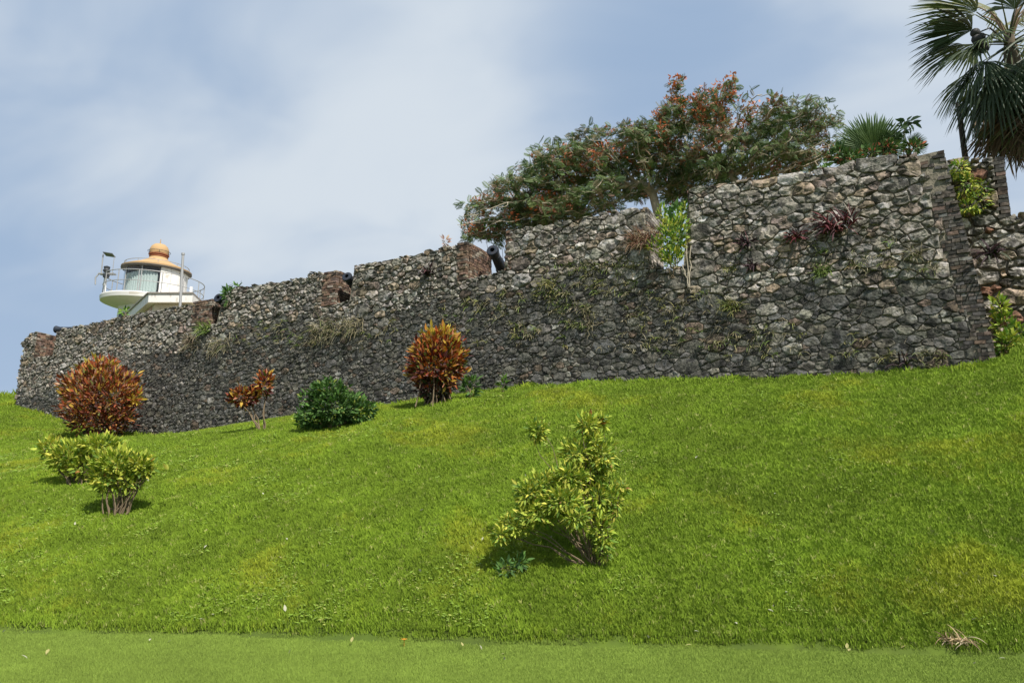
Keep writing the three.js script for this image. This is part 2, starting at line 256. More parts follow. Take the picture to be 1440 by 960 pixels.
{
  // mortar and rubble body behind the facing stones
  const s = new THREE.Shape(); const uL = leftEdge(0) + 0.05, pts = [];
  const steps = []; for (let u = leftEdge(3); u < quoinEdge(topLine(0)) - 0.02; u += 0.18) steps.push(u);
  for (const o of opens) steps.push(o.u0, o.u0 + 1e-3, o.u1, o.u1 + 1e-3); steps.sort((a, b) => a - b);
  s.moveTo(uL, -1.8);
  for (const u of steps) s.lineTo(u, topAt(u) - 0.09);
  const qt = topLine(-0.5); for (let v = qt - 0.1; v > -1.8; v -= 0.4) s.lineTo(quoinEdge(v) - 0.04, v);
  s.lineTo(quoinEdge(-1.2), -1.8);
  const g = new THREE.ExtrudeGeometry(s, { depth: 1.184, bevelEnabled: false }).translate(0, 0, -1.2);
  mesh('mortar_core', g, mortarMat, wall);

  const R = rng(91), pieces = [];
  const inside = (u, v) => v < topAt(u) + 0.05 && v > baseV(u) - 0.45 && u > leftEdge(v) - 0.02 && u < quoinEdge(v) - QW(v) + 0.08;
  const sizeAt = (u, v) => { const a = v > darkLine(u) ? 0.78 : 0.66; return a * (0.86 + 0.30 * sstep(-16, -2, u)) * (1 + 0.35 * N3(u * 0.7, v * 0.9, 3.1)); };
  for (const s of rubble(-34, 0.4, -1.2, 4.8, 7, sizeAt, inside)) {
    let p = s.poly; const o = openAt(s.u);
    if (o) { p = clipPoly(p, 0, 1, sill(o, s.u) + (R() - 0.5) * 0.05); }
    else {
      const e = 0.05, sl = (topLine(s.u + e) - topLine(s.u - e)) / (2 * e); p = clipPoly(p, -sl, 1, topLine(s.u) - sl * s.u + (R() - 0.6) * 0.10);
      for (const q of opens) { const vs = (q.sa + q.sb) / 2 - 0.02; if (s.v > vs) { if (s.u <= q.u0) p = clipPoly(p, 1, 0, q.u0 - q.brick - (q.brick ? 0.02 : 0) + (q.brick ? (R() - 0.5) * 0.1 : 0)); if (s.u >= q.u1) p = clipPoly(p, -1, 0, -q.u1); } }
    }
    for (const k of opens) if (k.brick && s.v > (k.sa + k.sb) / 2 && s.u > k.u0 - k.brick && s.u < k.u0) p = [];
    if (p.length > 2) p = clipPoly(p, 1, 0, quoinEdge(s.v) - QW(s.v));
    if (p.length > 2) p = clipPoly(p, -1, 0, -leftEdge(s.v) + (R() - 0.5) * 0.12);
    if (p.length < 3) continue; const ar = polyArea(p); if (ar < 0.0016) continue;
    const nz = 0.55 * fbm(s.u * 0.55, s.v * 0.9, 5.5, 3) + 0.22 * (R() - 0.5);
    const t = s.v + nz * 1.5 - darkLine(s.u), light = t > 0;
    let c = light ? pick(PALE, R) : pick(DARK, R);
    c = jitterCol(c, R, 0.18);
    const near = topAt(s.u) - s.v < 0.3;
    pieces.push({ geo: stoneGeo(p, R, { gap: light ? 0.017 : 0.011, bulge: (light ? 0.032 : 0.020) * (0.6 + R() * 0.8), back: near ? 0.35 : 0.07, color: c }), size: ar * viewScale(s.u, s.v) });
  }
  console.log('stones', pieces.length);
  addPieces(wall, 'stone', 'small_stones', pieces, stoneMat);

  // bricks: the toothed corner quoin, the piers and the cheeks of the embrasures
  const bricks = [], H = 0.076;
  const addBrick = (u, v, w, h, d, rot, z, pal) => { if (pal === QUOIN && (R() < 0.05 || v > 3.45 && R() < 0.55)) return; const g = brickGeo(w - 0.010, h - 0.012, d, R, jitterCol(pick(pal, R), R, 0.2)); if (rot) g.rotateY(Math.PI / 2); g.rotateZ((R() - 0.5) * 0.07); g.translate(u, v, z + (R() - 0.5) * 0.03); bricks.push({ geo: g, size: w * h * viewScale(u, v) }); };
  for (let v = baseV(0) - 0.35, row = 0; v < topLine(-0.6) - 0.02; v += H, row++) {
    const uE = quoinEdge(v), uS = uE - QW(v) + 0.01; let u = uE, first = row % 2 ? 0.11 : 0.22;
    while (u > uS + 0.05) { const w = Math.min(first, u - uS); addBrick(u - w / 2, v, w, H, 0.12, false, -0.045, QUOIN); u -= w; first = 0.09 + R() * 0.15; }
  }
  opens.forEach((o, oi) => {
    const top = topLine(o.u0 - 0.05);
    for (let v = o.sa + 0.03, row = 0; v < top + 0.01; v += H, row++) {
      if (o.brick) { let u = o.u0 + 0.012; const uS = o.u0 - o.brick + (R() - 0.5) * 0.12; let w0 = row % 2 ? 0.11 : 0.21; while (u > uS + 0.04) { const w = Math.min(w0, u - uS); addBrick(u - w / 2, v, w, H, 0.12, false, -0.03, BRICK); u -= w; w0 = 0.21; } }
      let z = o.brick ? -0.09 : 0.0, w0 = row % 2 ? 0.10 : 0.2; while (z > -1.15) { const w = Math.min(w0, z + 1.17); addBrick(o.u0 + 0.0, v, w, H, 0.10, true, z - w / 2, oi === 4 ? PALE : BRICK); z -= w; w0 = 0.21; }
    }
    for (let v = o.sb + 0.03; v < topLine(o.u1 + 0.05) - 0.03; v += H) { let z = -0.02; while (z > -1.15) { const w = Math.min(0.21, z + 1.17); addBrick(o.u1, v, w, H, 0.08, true, z - w / 2, BRICK); z -= w; } }
    if (o.brick && oi === 3) for (let v = o.sb + 0.05, row = 0; v < topLine(o.u1 + 0.05) - 0.04; v += H, row++) addBrick(o.u1 + 0.07, v, row % 2 ? 0.12 : 0.2, H, 0.1, false, -0.01, BRICK);
  });
  console.log('bricks', bricks.length);
  addPieces(wall, 'brick', 'small_bricks', bricks, brickMat);
}

// ───────── flank wall beyond the corner ─────────
const FL0 = 1.35; // metres behind the main face
const onFlank = (px, py) => { const q = onWall(px, py, -FL0); return q; };
const flankOrigin = wallPoint(0, 0, -FL0);
const flank = thing('flank_wall', 'overgrown stone flank wall set back behind the brick corner at the right edge', 'wall', flankOrigin);
flank.quaternion.copy(wallQuat);
{
  const step = onFlank(1421, 300)[0], lo = onFlank(1300, 230)[0], hi = step + 9;
  const tall = polyline([[1300, 222], [1345, 218], [1380, 222], [1400, 216], [1421, 222]].map(([x, y]) => onFlank(x, y)));
  const low = polyline([...[[1421, 305], [1440, 294], [1500, 286]].map(([x, y]) => onFlank(x, y)), [hi, onFlank(1500, 280)[1]]]);
  const top = (u) => u < step ? tall(u) : low(u), baseF = -1.2, R = rng(133), pieces = [];
  const s = new THREE.Shape(); s.moveTo(lo, baseF); for (let u = lo; u < step; u += 0.15) s.lineTo(u, tall(u) - 0.08); s.lineTo(step - 0.03, tall(step) - 0.08); s.lineTo(step - 0.028, low(step) - 0.08); for (let u = step; u < hi; u += 0.3) s.lineTo(u, low(u) - 0.08); s.lineTo(hi, baseF);
  mesh('mortar_core', new THREE.ExtrudeGeometry(s, { depth: 0.9, bevelEnabled: false }).translate(0, 0, -0.95), mortarMat, flank);
  const PALEF = PALE.concat([[2, [0.46, 0.36, 0.26]], [1, [0.40, 0.20, 0.13]]]);
  for (const q of rubble(lo, hi, baseF, 4.6, 19, (u, v) => 0.95 + 0.4 * N3(u, v, 1), (u, v) => v < top(u) + 0.03)) {
    let p = clipPoly(q.poly, 0, 1, top(q.u) + (R() - 0.6) * 0.1); if (q.u < step && q.v > low(step)) p = clipPoly(p, 1, 0, step - 0.16); if (q.u > step && q.v > low(step)) continue;
    if (p.length < 3) continue; const ar = polyArea(p); if (ar < 0.0025) continue;
    pieces.push({ geo: stoneGeo(p, R, { gap: 0.034, bulge: 0.05 * (0.6 + R() * 0.8), back: 0.2, color: jitterCol(pick(PALEF, R), R, 0.2) }), size: ar * (q.u < step + 1 ? 1 : 0.01) });
  }
  addPieces(flank, 'stone', 'small_stones', pieces, stoneMat);
  const bricks = [];
  for (let v = low(step) + 0.02, row = 0; v < tall(step) - 0.03; v += 0.082, row++) for (const [z, rot, w] of [[0.0, 0, row % 2 ? 0.16 : 0.22]]) { const g = brickGeo(w, 0.068, 0.14, R, jitterCol(pick(QUOIN, R), R)); g.translate(step - w / 2 + 0.01, v, z - 0.02); bricks.push({ geo: g, size: 1 }); for (let d = 0.1; d < 0.8; d += 0.22) { const b = brickGeo(0.1, 0.068, 0.2, R, jitterCol(pick(QUOIN, R), R)); b.translate(step - 0.045, v, -d - 0.12); bricks.push({ geo: b, size: 0.5 }); } }
  addPieces(flank, 'brick', 'small_bricks', bricks, brickMat);
}

// ───────── cannons ─────────
const ironN = pfbm(201, 10, 5);
const ironMat = std({ map: tex(256, (x, y) => { const a = ironN(x, y), r = sstep(0.6, 0.75, ironN(y, x)); return [0.28 + 0.12 * a + 0.12 * r, 0.33 + 0.12 * a, 0.40 + 0.12 * a - 0.08 * r]; }, true, 2), color: lin(0.24, 0.24, 0.25), roughness: 0.55, metalness: 0.3, bumpMap: stoneBump, bumpScale: 0.004 });
const boreMat = ironMat;
const timberMat = std({ color: lin(0.11, 0.085, 0.06), roughness: 0.9 });
function cannon(label, muzzle, dir, scale, L = 2.3) {
  const d = dir.clone().normalize(), o = thing('cannon', label, 'cannon', muzzle, 'old iron guns in the embrasures');
  o.quaternion.setFromUnitVectors(V3(0, 1, 0), d); const s = scale;
  const prof = [[0.001, -L - 0.20], [0.05, -L - 0.19], [0.075, -L - 0.13], [0.05, -L - 0.07], [0.06, -L - 0.04], [0.20, -L], [0.215, -L + 0.02], [0.215, -L + 0.07], [0.195, -L + 0.09], [0.185, -L * 0.62], [0.195, -L * 0.61], [0.195, -L * 0.59], [0.175, -L * 0.58], [0.165, -L * 0.4], [0.172, -L * 0.395], [0.172, -L * 0.375], [0.155, -L * 0.37], [0.118, -0.30], [0.128, -0.295], [0.128, -0.27], [0.118, -0.262], [0.128, -0.16], [0.158, -0.06], [0.16, -0.03], [0.146, -0.005], [0.12, 0], [0.066, 0], [0.062, -0.01], [0.062, -0.5], [0.001, -0.5]].map(([r, y]) => new THREE.Vector2(r * s, y));
  mesh('barrel', toCreasedNormals(new THREE.LatheGeometry(prof.slice(0, 27), 28), 0.6), ironMat, o);
  mesh('bore', new THREE.LatheGeometry(prof.slice(26), 20), boreMat, o);
  // trunnions and a low timber carriage standing on the terreplein
  const side = d.clone().cross(V3(0, 1, 0)).normalize(), inv = o.quaternion.clone().invert(), w2l = (p) => p.clone().sub(muzzle).applyQuaternion(inv);
  const tr = muzzle.clone().addScaledVector(d, -L * 0.58);
  mesh('trunnion', line(w2l(tr.clone().addScaledVector(side, -0.3 * s)), w2l(tr.clone().addScaledVector(side, 0.3 * s)), 0.06 * s, 12), ironMat, o);
  const flat = d.clone().setY(0).normalize();
  for (const k of [-1, 1]) {
    const c = tr.clone().addScaledVector(side, k * 0.3 * s), h = c.y - TY, g = box(0.09, h, 1.1); // cheek
    const mtx = new THREE.Matrix4().makeBasis(side, V3(0, 1, 0), side.clone().cross(V3(0, 1, 0))).setPosition(c.x - flat.x * 0.25, TY + h / 2, c.z - flat.z * 0.25);
    g.applyMatrix4(mtx).applyMatrix4(new THREE.Matrix4().makeTranslation(-muzzle.x, -muzzle.y, -muzzle.z)).applyMatrix4(new THREE.Matrix4().makeRotationFromQuaternion(inv));
    mesh('carriage_cheek', g, timberMat, o);
  }
  return o;
}
const aim = (yaw, el) => { const a = NH.clone().applyAxisAngle(V3(0, 1, 0), yaw * Math.PI / 180); return a.multiplyScalar(Math.cos(el * Math.PI / 180)).add(V3(0, Math.sin(el * Math.PI / 180), 0)); };
cannon('iron cannon raised above the brick cheek beside the flowering tree', onWall(692, 351, -0.35, true), aim(12, 20), 1.05);
cannon('iron cannon muzzle peeping over the brick pier in the middle of the wall', onWall(487, 388, 0.04, true), aim(12, 24), 0.98);
cannon('iron cannon muzzle just right of the lighthouse railing', onWall(306, 418, 0.10, true), aim(14, 20), 1.05);
cannon('iron cannon lying low over the far left end of the wall', onWall(77, 463, -0.75, true), aim(-62, 3), 0.95);

// ───────── lighthouse ─────────
const plN = pfbm(301, 5, 6), plS = pfbm(311, 14, 4);
const plasterTex = tex(512, (x, y) => { const a = plN(x, y), s = sstep(0.62, 0.74, plS(x, y * 0.5)); const v = 0.86 + 0.1 * a - 0.10 * s; return [v, v * (0.985 - 0.02 * s), v * (0.965 - 0.05 * s)]; }, true, 0.5);
const whiteMat = std({ map: plasterTex, roughness: 0.75, color: lin(0.92, 0.92, 0.92) });
const creamMat = std({ map: plasterTex, color: lin(0.72, 0.66, 0.52), roughness: 0.85 });
const pinkMat = std({ map: plasterTex, color: lin(0.62, 0.42, 0.36), roughness: 0.85 });
const railMat = std({ color: lin(0.36, 0.36, 0.36), roughness: 0.5, metalness: 0.3 });
const whiteRail = std({ color: lin(0.8, 0.8, 0.8), roughness: 0.5 });
const darkMetal = std({ color: lin(0.035, 0.038, 0.045), roughness: 0.5 });
const roofMat = std({ map: plasterTex, color: lin(0.54, 0.36, 0.18), roughness: 0.85 });
const roofDark = std({ map: plasterTex, color: lin(0.36, 0.12, 0.05), roughness: 0.6 });
const eaveMat = std({ color: lin(0.10, 0.085, 0.075), roughness: 0.7 });
const glassMat = new THREE.MeshPhysicalMaterial({ color: lin(0.9, 0.95, 0.96), transmission: 1, thickness: 0, roughness: 0.03, ior: 1.5 });
const curtainMat = std({ color: lin(0.42, 0.46, 0.44), roughness: 1, side: THREE.DoubleSide });
const lathe = (pts, seg = 64) => toCreasedNormals(new THREE.LatheGeometry(pts.map(([r, y]) => new THREE.Vector2(r, y)), seg), 0.6);
const LZ = 40.5, LK = LZ / 37, lc = atDepth(210, 424, LZ), GY = (lc.y - TY) / LK; // gallery height above terreplein
const lh = thing('lighthouse', 'white round lighthouse lantern with orange domed roof and railed gallery behind the wall', 'lighthouse', V3(lc.x, TY, lc.z));
lh.rotation.z = -0.035; lh.scale.setScalar(LK);
const toCam = Math.atan2(-lc.x, -lc.z); // azimuth of the camera seen from the tower (x = sin, z = cos)
const polar = (r, a, y) => V3(Math.sin(toCam + a) * r, y, Math.cos(toCam + a) * r);
{
  const GR = 2.40, LR = 1.5;
  mesh('tower', toCreasedNormals(new THREE.CylinderGeometry(1.55, 1.66, GY - 0.3, 8), 0.2).rotateY(toCam - 0.62).translate(0, (GY - 0.3) / 2, 0), whiteMat, lh);
  mesh('tower_doorway', box(0.34, 0.9, 0.1).rotateY(toCam - 1.05).translate(...polar(1.53, -1.05, GY - 1.35).toArray()), darkMetal, lh);
  mesh('gallery', lathe([[0.01, GY - 0.42], [1.5, GY - 0.46], [2.2, GY - 0.28], [2.26, GY - 0.29], [GR, GY - 0.24], [GR + 0.03, GY - 0.05], [GR, GY], [0.01, GY]]), whiteMat, lh);
  const LH = 1.54;
  mesh('lantern_curb', lathe([[LR, GY], [LR + 0.04, GY], [LR + 0.04, GY + 0.16], [LR, GY + 0.18], [LR - 0.1, GY + 0.18]]), whiteMat, lh);
  // wall panels on the right, glazing on the left
  const arc = (r, a0, a1, y0, y1, n) => { const pos = [], idx = [], uv = []; for (let i = 0; i <= n; i++) { const a = mix(a0, a1, i / n), p = polar(r, a, y0), q = polar(r, a, y1); pos.push(p.x, p.y, p.z, q.x, q.y, q.z); uv.push(a * r, y0, a * r, y1); if (i < n) idx.push(i * 2, i * 2 + 2, i * 2 + 1, i * 2 + 2, i * 2 + 3, i * 2 + 1); } return rawGeo(pos, idx, uv); };
  const y0 = GY + 0.18, y1 = GY + LH;
  const panelMat = whiteMat.clone(); panelMat.side = THREE.DoubleSide;
  const pa = [0.10, 0.46, 0.82, 1.2, 1.7, 2.3, 3.0]; for (let i = 0; i < pa.length - 1; i++) mesh('lantern_panel', arc(LR, pa[i] + 0.004, pa[i + 1] - 0.004, y0, y1, 8), panelMat, lh);
  const ga = [-1.9, -1.15, -0.46, 0.10], glassM = glassMat.clone(); glassM.side = THREE.DoubleSide; for (let i = 0; i < ga.length - 1; i++) mesh('window_pane', arc(LR - 0.02, ga[i], ga[i + 1], y0, y1, 12), glassM, lh);
  mesh('lantern_panel', arc(LR, 3.0, 2 * Math.PI - 1.9, y0, y1, 10), panelMat, lh);
  const cur = []; { const pos = [], idx = []; const n = 90; for (let i = 0; i <= n; i++) { const a = mix(-1.85, 0.06, i / n), r = LR - 0.16 + 0.025 * Math.sin(i * 1.3), sag = 0.16 * Math.abs(Math.sin((a + 0.46) * 2.4)); const p = polar(r, a, y0), q = polar(r, a, y1 - 0.22 - sag * 0.6); pos.push(p.x, p.y, p.z, q.x, q.y, q.z); if (i < n) idx.push(i * 2, i * 2 + 2, i * 2 + 1, i * 2 + 2, i * 2 + 3, i * 2 + 1); } cur.push(rawGeo(pos, idx)); }
  mesh('curtain', cur[0], curtainMat, lh);
  for (const a of ga) mesh('mullion', line(polar(LR, a, y0), polar(LR, a, y1), 0.028, 6), a === 0.10 ? darkMetal : railMat, lh);
  mesh('lens', lathe([[0.01, y0], [0.35, y0], [0.4, y0 + 0.5], [0.4, y0 + 0.9], [0.3, y1], [0.01, y1]], 20), std({ color: lin(0.3, 0.33, 0.33), roughness: 0.3 }), lh);
  const roof = mesh('roof', lathe([[LR + 0.16, y1 + 0.06], [LR + 0.17, y1 + 0.12], [LR - 0.1, y1 + 0.24], [0.95, y1 + 0.42], [0.62, y1 + 0.58], [0.47, y1 + 0.70], [0.42, y1 + 0.80]]), roofMat, lh);
  mesh('eave', lathe([[LR - 0.05, y1 - 0.03], [LR + 0.10, y1 - 0.03], [LR + 0.175, y1 + 0.03], [LR + 0.17, y1 + 0.06], [LR, y1 + 0.065]]), eaveMat, roof);
  const d0 = y1 + 0.80;
  const dome = mesh('dome', lathe([[0.44, d0 + 0.14], [0.47, d0 + 0.26], [0.46, d0 + 0.42], [0.39, d0 + 0.58], [0.27, d0 + 0.69], [0.10, d0 + 0.74], [0.03, d0 + 0.75], [0.014, d0 + 1.0], [0.001, d0 + 1.0]], 32), roofMat, lh);
  mesh('dome_band', lathe([[0.41, d0], [0.46, d0 + 0.02], [0.46, d0 + 0.06], [0.42, d0 + 0.07], [0.42, d0 + 0.11], [0.50, d0 + 0.12], [0.50, d0 + 0.16], [0.43, d0 + 0.17]], 32), roofDark, dome);
  const ring = (r, y, a0, a1, n = 60) => { const p = []; for (let i = 0; i <= n; i++) p.push(polar(r, mix(a0, a1, i / n), y)); return p; };
  mesh('roof_rail', merge([tube(ring(LR + 0.02, y1 + 0.33, -3.14, 3.14), 0.016, 5), ...[...Array(10)].map((_, i) => line(polar(LR + 0.02, i * 0.628, y1 + 0.14), polar(LR + 0.02, i * 0.628, y1 + 0.34), 0.014, 5))]), railMat, lh);
  mesh('dome_rail', merge([tube(ring(0.54, d0 + 0.3, -3.14, 3.14, 30), 0.012, 5), ...[...Array(6)].map((_, i) => line(polar(0.49, i * 1.047, d0 + 0.14), polar(0.54, i * 1.047, d0 + 0.31), 0.012, 5))]), darkMetal, lh);
  const rail = mesh('gallery_rail', merge([tube(ring(GR - 0.06, GY + 0.55, -3.14, 3.14), 0.020, 6), tube(ring(GR - 0.06, GY + 1.08, -3.14, 3.14), 0.024, 6)]), railMat, lh);
  for (let i = 0; i < 14; i++) mesh('rail_post', line(polar(GR - 0.06, i * 0.4488 + 0.12, GY - 0.02), polar(GR - 0.06, i * 0.4488 + 0.12, GY + 1.09), 0.024, 6), railMat, rail);
}
{ // equipment mast on the left of the gallery
  const e = polar(2.25, -1.36, GY).multiplyScalar(LK).applyAxisAngle(V3(0, 0, 1), -0.035).add(lh.position), m = thing('signal_mast', 'white mast with tilted solar panel and dark lamp on the left of the lighthouse gallery', 'mast', e);
  m.scale.setScalar(LK);
  mesh('pole', line(V3(0, -0.15, 0), V3(0, 1.05, 0), 0.055, 10), whiteRail, m);
  mesh('bracket', merge([box(0.75, 0.06, 0.3, 0.05, 1.02, 0), tube([V3(-0.3, 1.03, 0.1), V3(-0.45, 0.8, 0.12), V3(-0.42, 0.45, 0.12)], 0.035, 6), tube([V3(0.1, 1.0, 0.1), V3(0.35, 0.95, 0.1), V3(0.42, 1.02, 0.1)], 0.04, 6), line(V3(-0.25, 1.05, 0), V3(-0.25, 2.05, 0), 0.03, 6), line(V3(0.3, 1.05, 0), V3(0.32, 1.9, 0), 0.016, 6)]), railMat, m);
  mesh('lamp', lathe([[0.01, 0.80], [0.14, 0.82], [0.16, 0.96], [0.01, 1.0], [0.01, 1.08], [0.15, 1.10], [0.17, 1.18], [0.13, 1.25], [0.15, 1.36], [0.01, 1.42]], 20).translate(0.06, 0, 0.1), darkMetal, m);
  mesh('solar_panel', box(0.5, 0.03, 0.36).rotateZ(-0.18).rotateX(-0.3).translate(0.05, 2.02, 0), std({ color: lin(0.10, 0.11, 0.12), roughness: 0.3 }), m);
}
{ // low annex with white fascia, standing between the tower and the wall
  const cs = [[178, 438, 37.5], [209, 411, 33], [271, 407.5, 33], [296, 422, 36.5]].map(([x, y, z]) => atDepth(x, y, z)); const ty = cs[1].y;
  const fix = cs.map((p) => [p.x, -p.z]); const c0 = [(fix[1][0] + fix[2][0]) / 2, (fix[0][1] + fix[2][1]) / 2];
  const a = thing('annex_building', 'low annex with white roof fascia and cream wall below the lighthouse gallery', 'building', V3(c0[0], TY, -c0[1]));
  const shape = (k) => { const s = new THREE.Shape(); fix.forEach(([x, y], i) => s[i ? 'lineTo' : 'moveTo']((x - c0[0]) * k, (y - c0[1]) * k)); return s; };
  const slab = (k, y0, y1) => new THREE.ExtrudeGeometry(shape(k), { depth: y1 - y0, bevelEnabled: false }).rotateX(-Math.PI / 2).translate(0, y0 - TY, 0);
  mesh('wall', slab(0.86, TY, ty - 0.48), creamMat, a);
  const rf = mesh('roof_slab', slab(1, ty - 0.46, ty - 0.05), whiteMat, a);
  mesh('roof_edge', slab(1.03, ty - 0.045, ty + 0.005), std({ color: lin(0.30, 0.27, 0.25), roughness: 0.8 }), rf);
  const n = V3(-(fix[1][1] - fix[0][1]), 0, -(fix[1][0] - fix[0][0])).normalize();
  const l = [fix[0], fix[1]].map(([x, y]) => V3((x - c0[0]) * 0.865, 0, -(y - c0[1]) * 0.865));
  const mid = l[0].clone().lerp(l[1], 0.72), dv = l[1].clone().sub(l[0]); const g = box(dv.length() * 0.36, ty - TY - 0.5, 0.04).rotateY(-Math.atan2(dv.z, dv.x)).translate(mid.x, (ty - TY - 0.5) / 2, mid.z);
  mesh('shutter_panel', g, pinkMat, a);
  const p = atDepth(257, 357, 31.5), q = atDepth(254.5, 440, 31.5);
  const pole = thing('steel_pole', 'thin grey steel pole standing in front of the lighthouse', 'pole', V3(q.x, TY, q.z));
  mesh('shaft', tube([V3(0, -0.1, 0), V3(p.x - q.x, p.y - TY, 0)], [0.065, 0.055], 10), railMat, pole);
  mesh('cap', new THREE.CylinderGeometry(0.075, 0.075, 0.08, 12).translate(p.x - q.x, p.y - TY, 0), railMat, pole);
  const w = atDepth(271.5, 408, 33.3), post = thing('white_post', 'short white post at the right end of the annex roof', 'post', V3(w.x - 0.1, ty, w.z));
  mesh('shaft', box(0.10, 0.36, 0.10, 0, 0.16, 0), whiteRail, post);
}

// ───────── foliage tools ─────────
const barkN = pfbm(401, 6, 5);
const barkTex = tex(256, (x, y) => { const a = barkN(x, y * 0.5), b = barkN(y, x); const v = 0.45 + 0.35 * a + 0.15 * b; return [v, v * 0.96, v * 0.88]; }, true, 1);
const barkMat = std({ map: barkTex, color: lin(0.95, 0.90, 0.82), roughness: 0.95 });
const twigMat = std({ map: barkTex, color: lin(0.42, 0.34, 0.25), roughness: 0.95 });
const palmBark = std({ map: barkTex, color: lin(0.30, 0.26, 0.22), roughness: 0.95 });
function leafGeo(w = 0.3, fold = 0.12, curl = 0.15) { // unit length along +y, facing +z
  const ys = [0, 0.28, 0.62, 1], ws = [0.12, 0.95, 0.8, 0], pos = [], idx = [];
  ys.forEach((y, i) => { const z = -curl * y * y, h = ws[i] * w / 2; pos.push(-h, y, z + fold * h * 2, 0, y, z, h, y, z + fold * h * 2); });
  for (let i = 0; i < 3; i++) { const a = i * 3; idx.push(a, a + 1, a + 3, a + 1, a + 4, a + 3, a + 1, a + 2, a + 4, a + 2, a + 5, a + 4); }
  return rawGeo(pos, idx);
}
const _m = new THREE.Matrix4();
function basis(p, axis, face, s, sx = s) { const y = axis.clone().normalize(), x = y.clone().cross(face).normalize(); if (x.lengthSq() < 0.5) x.set(1, 0, 0); const z = x.clone().cross(y); return _m.clone().makeBasis(x.multiplyScalar(sx), y.multiplyScalar(s), z.multiplyScalar(s)).setPosition(p); }
function instances(name, geo, mat, list, parent) { const m = new THREE.InstancedMesh(geo, mat, list.length); const c = new THREE.Color(); list.forEach((e, i) => { m.setMatrixAt(i, e.m); m.setColorAt(i, c.setRGB(...e.c)); }); m.name = parent ? name : numbered(name); m.castShadow = m.receiveShadow = true; m.userData.kind = 'stuff'; (parent || scene).add(m); return m; }
const rdir = (R) => { const z = R() * 2 - 1, a = R() * 6.2832, r = Math.sqrt(1 - z * z); return V3(r * Math.cos(a), z, r * Math.sin(a)); };
const leafM = leafMat();
const LEAF_W = leafGeo(0.5), LEAF_M = leafGeo(0.36), LEAF_N = leafGeo(0.24, 0.2, 0.25);

// a bush of leaf clumps: clump = [px, py, radius px x, radius px y, leaves, depth offset]
function bush(name, label, category, basePx, clumps, { palette, leaf = LEAF_M, size = 0.1, stems = 6, stemR = 0.016, seed = 1, up = 0.5, base, shell = 0.55, group, spread = 0.1, stemMat = twigMat }) {
  const R = rng(seed), b = base || onTerrain(...basePx), Z = -b.z, o = thing(name, label, category, b, group), list = [], st = [], k = mPerPx(Z) * 1.0;
  for (const [cx, cy, rx, ry, n, dz = 0, pal = palette] of clumps) {
    const c = atDepth(cx, cy, Z + dz).sub(b), ex = rx * k, ey = ry * k, ez = (ex + ey) / 2;
    const foot = V3((R() - 0.5) * spread, -0.06, (R() - 0.5) * spread);
    const ns = n < 12 ? 0 : Math.max(1, Math.round(stems / clumps.length));
    for (let i = 0; i < ns; i++) { const tip = c.clone().add(V3((R() - 0.5) * ex * 1.2, (R() - 0.3) * ey, (R() - 0.5) * ez * 1.2)); const f = foot.clone().add(V3((R() - 0.5) * spread, 0, (R() - 0.5) * spread)); const mid = f.clone().lerp(tip, 0.5).add(V3(0, 0.12 * tip.length() * 0.5, 0)); const pts = [...wiggle(f, mid, 3, 0.10, R), ...wiggle(mid, tip, 3, 0.10, R).slice(1)]; st.push(tube(pts, pts.map((_, j) => mix(stemR, stemR * 0.3, j / (pts.length - 1))), 5)); }
    for (let i = 0; i < n; i++) {
      const d = rdir(R), rad = Math.pow(shell + (1 - shell) * R(), 0.8) * (0.86 + 0.5 * N3(d.x * 2.2 + cx, d.y * 2.2, d.z * 2.2 + cy));
      const p = c.clone().add(V3(d.x * ex * rad, d.y * ey * rad, d.z * ez * rad)); if (p.y < 0.02) p.y = 0.02 + R() * 0.05;
      const ax = d.clone().add(V3(0, up, 0)).addScaledVector(rdir(R), 0.55), face = d.clone().multiplyScalar(0.6).add(V3(0, 0.8, 0)).addScaledVector(rdir(R), 0.7);
      const s = size * (0.5 + R() * 0.85); list.push({ m: basis(p, ax, face, s), c: jitterCol(pick(pal, R), R, 0.25) });
    }
  }
  mesh('stems', merge(st), stemMat, o); instances('leaves', leaf, leafM, list, o); return o;
}
const YEL = [[3, [0.58, 0.44, 0.05]], [1.5, [0.50, 0.22, 0.03]], [1, [0.30, 0.30, 0.04]], [1, [0.36, 0.07, 0.02]]];
const CROTON = [[2.4, [0.34, 0.06, 0.02]], [2.0, [0.46, 0.14, 0.02]], [1.9, [0.55, 0.36, 0.05]], [2.8, [0.09, 0.022, 0.02]], [1.2, [0.09, 0.13, 0.02]], [1, [0.50, 0.22, 0.12]]];
const CROTON_RED = [[2.4, [0.38, 0.09, 0.03]], [1.6, [0.24, 0.06, 0.03]], [2.0, [0.52, 0.22, 0.05]], [1.8, [0.56, 0.38, 0.06]], [2.0, [0.13, 0.045, 0.03]], [1, [0.54, 0.32, 0.20]], [0.8, [0.16, 0.18, 0.04]]];
const LIME = [[4, [0.30, 0.40, 0.035]], [4, [0.44, 0.50, 0.06]], [2, [0.62, 0.58, 0.09]], [1.4, [0.14, 0.24, 0.03]], [0.12, [0.42, 0.20, 0.05]]];
const GREEN = [[4, [0.075, 0.165, 0.03]], [3, [0.11, 0.23, 0.04]], [2, [0.045, 0.105, 0.025]], [0.6, [0.22, 0.26, 0.04]]];
const BRIGHT = [[4, [0.13, 0.27, 0.03]], [2, [0.22, 0.34, 0.04]], [2, [0.06, 0.15, 0.02]]];

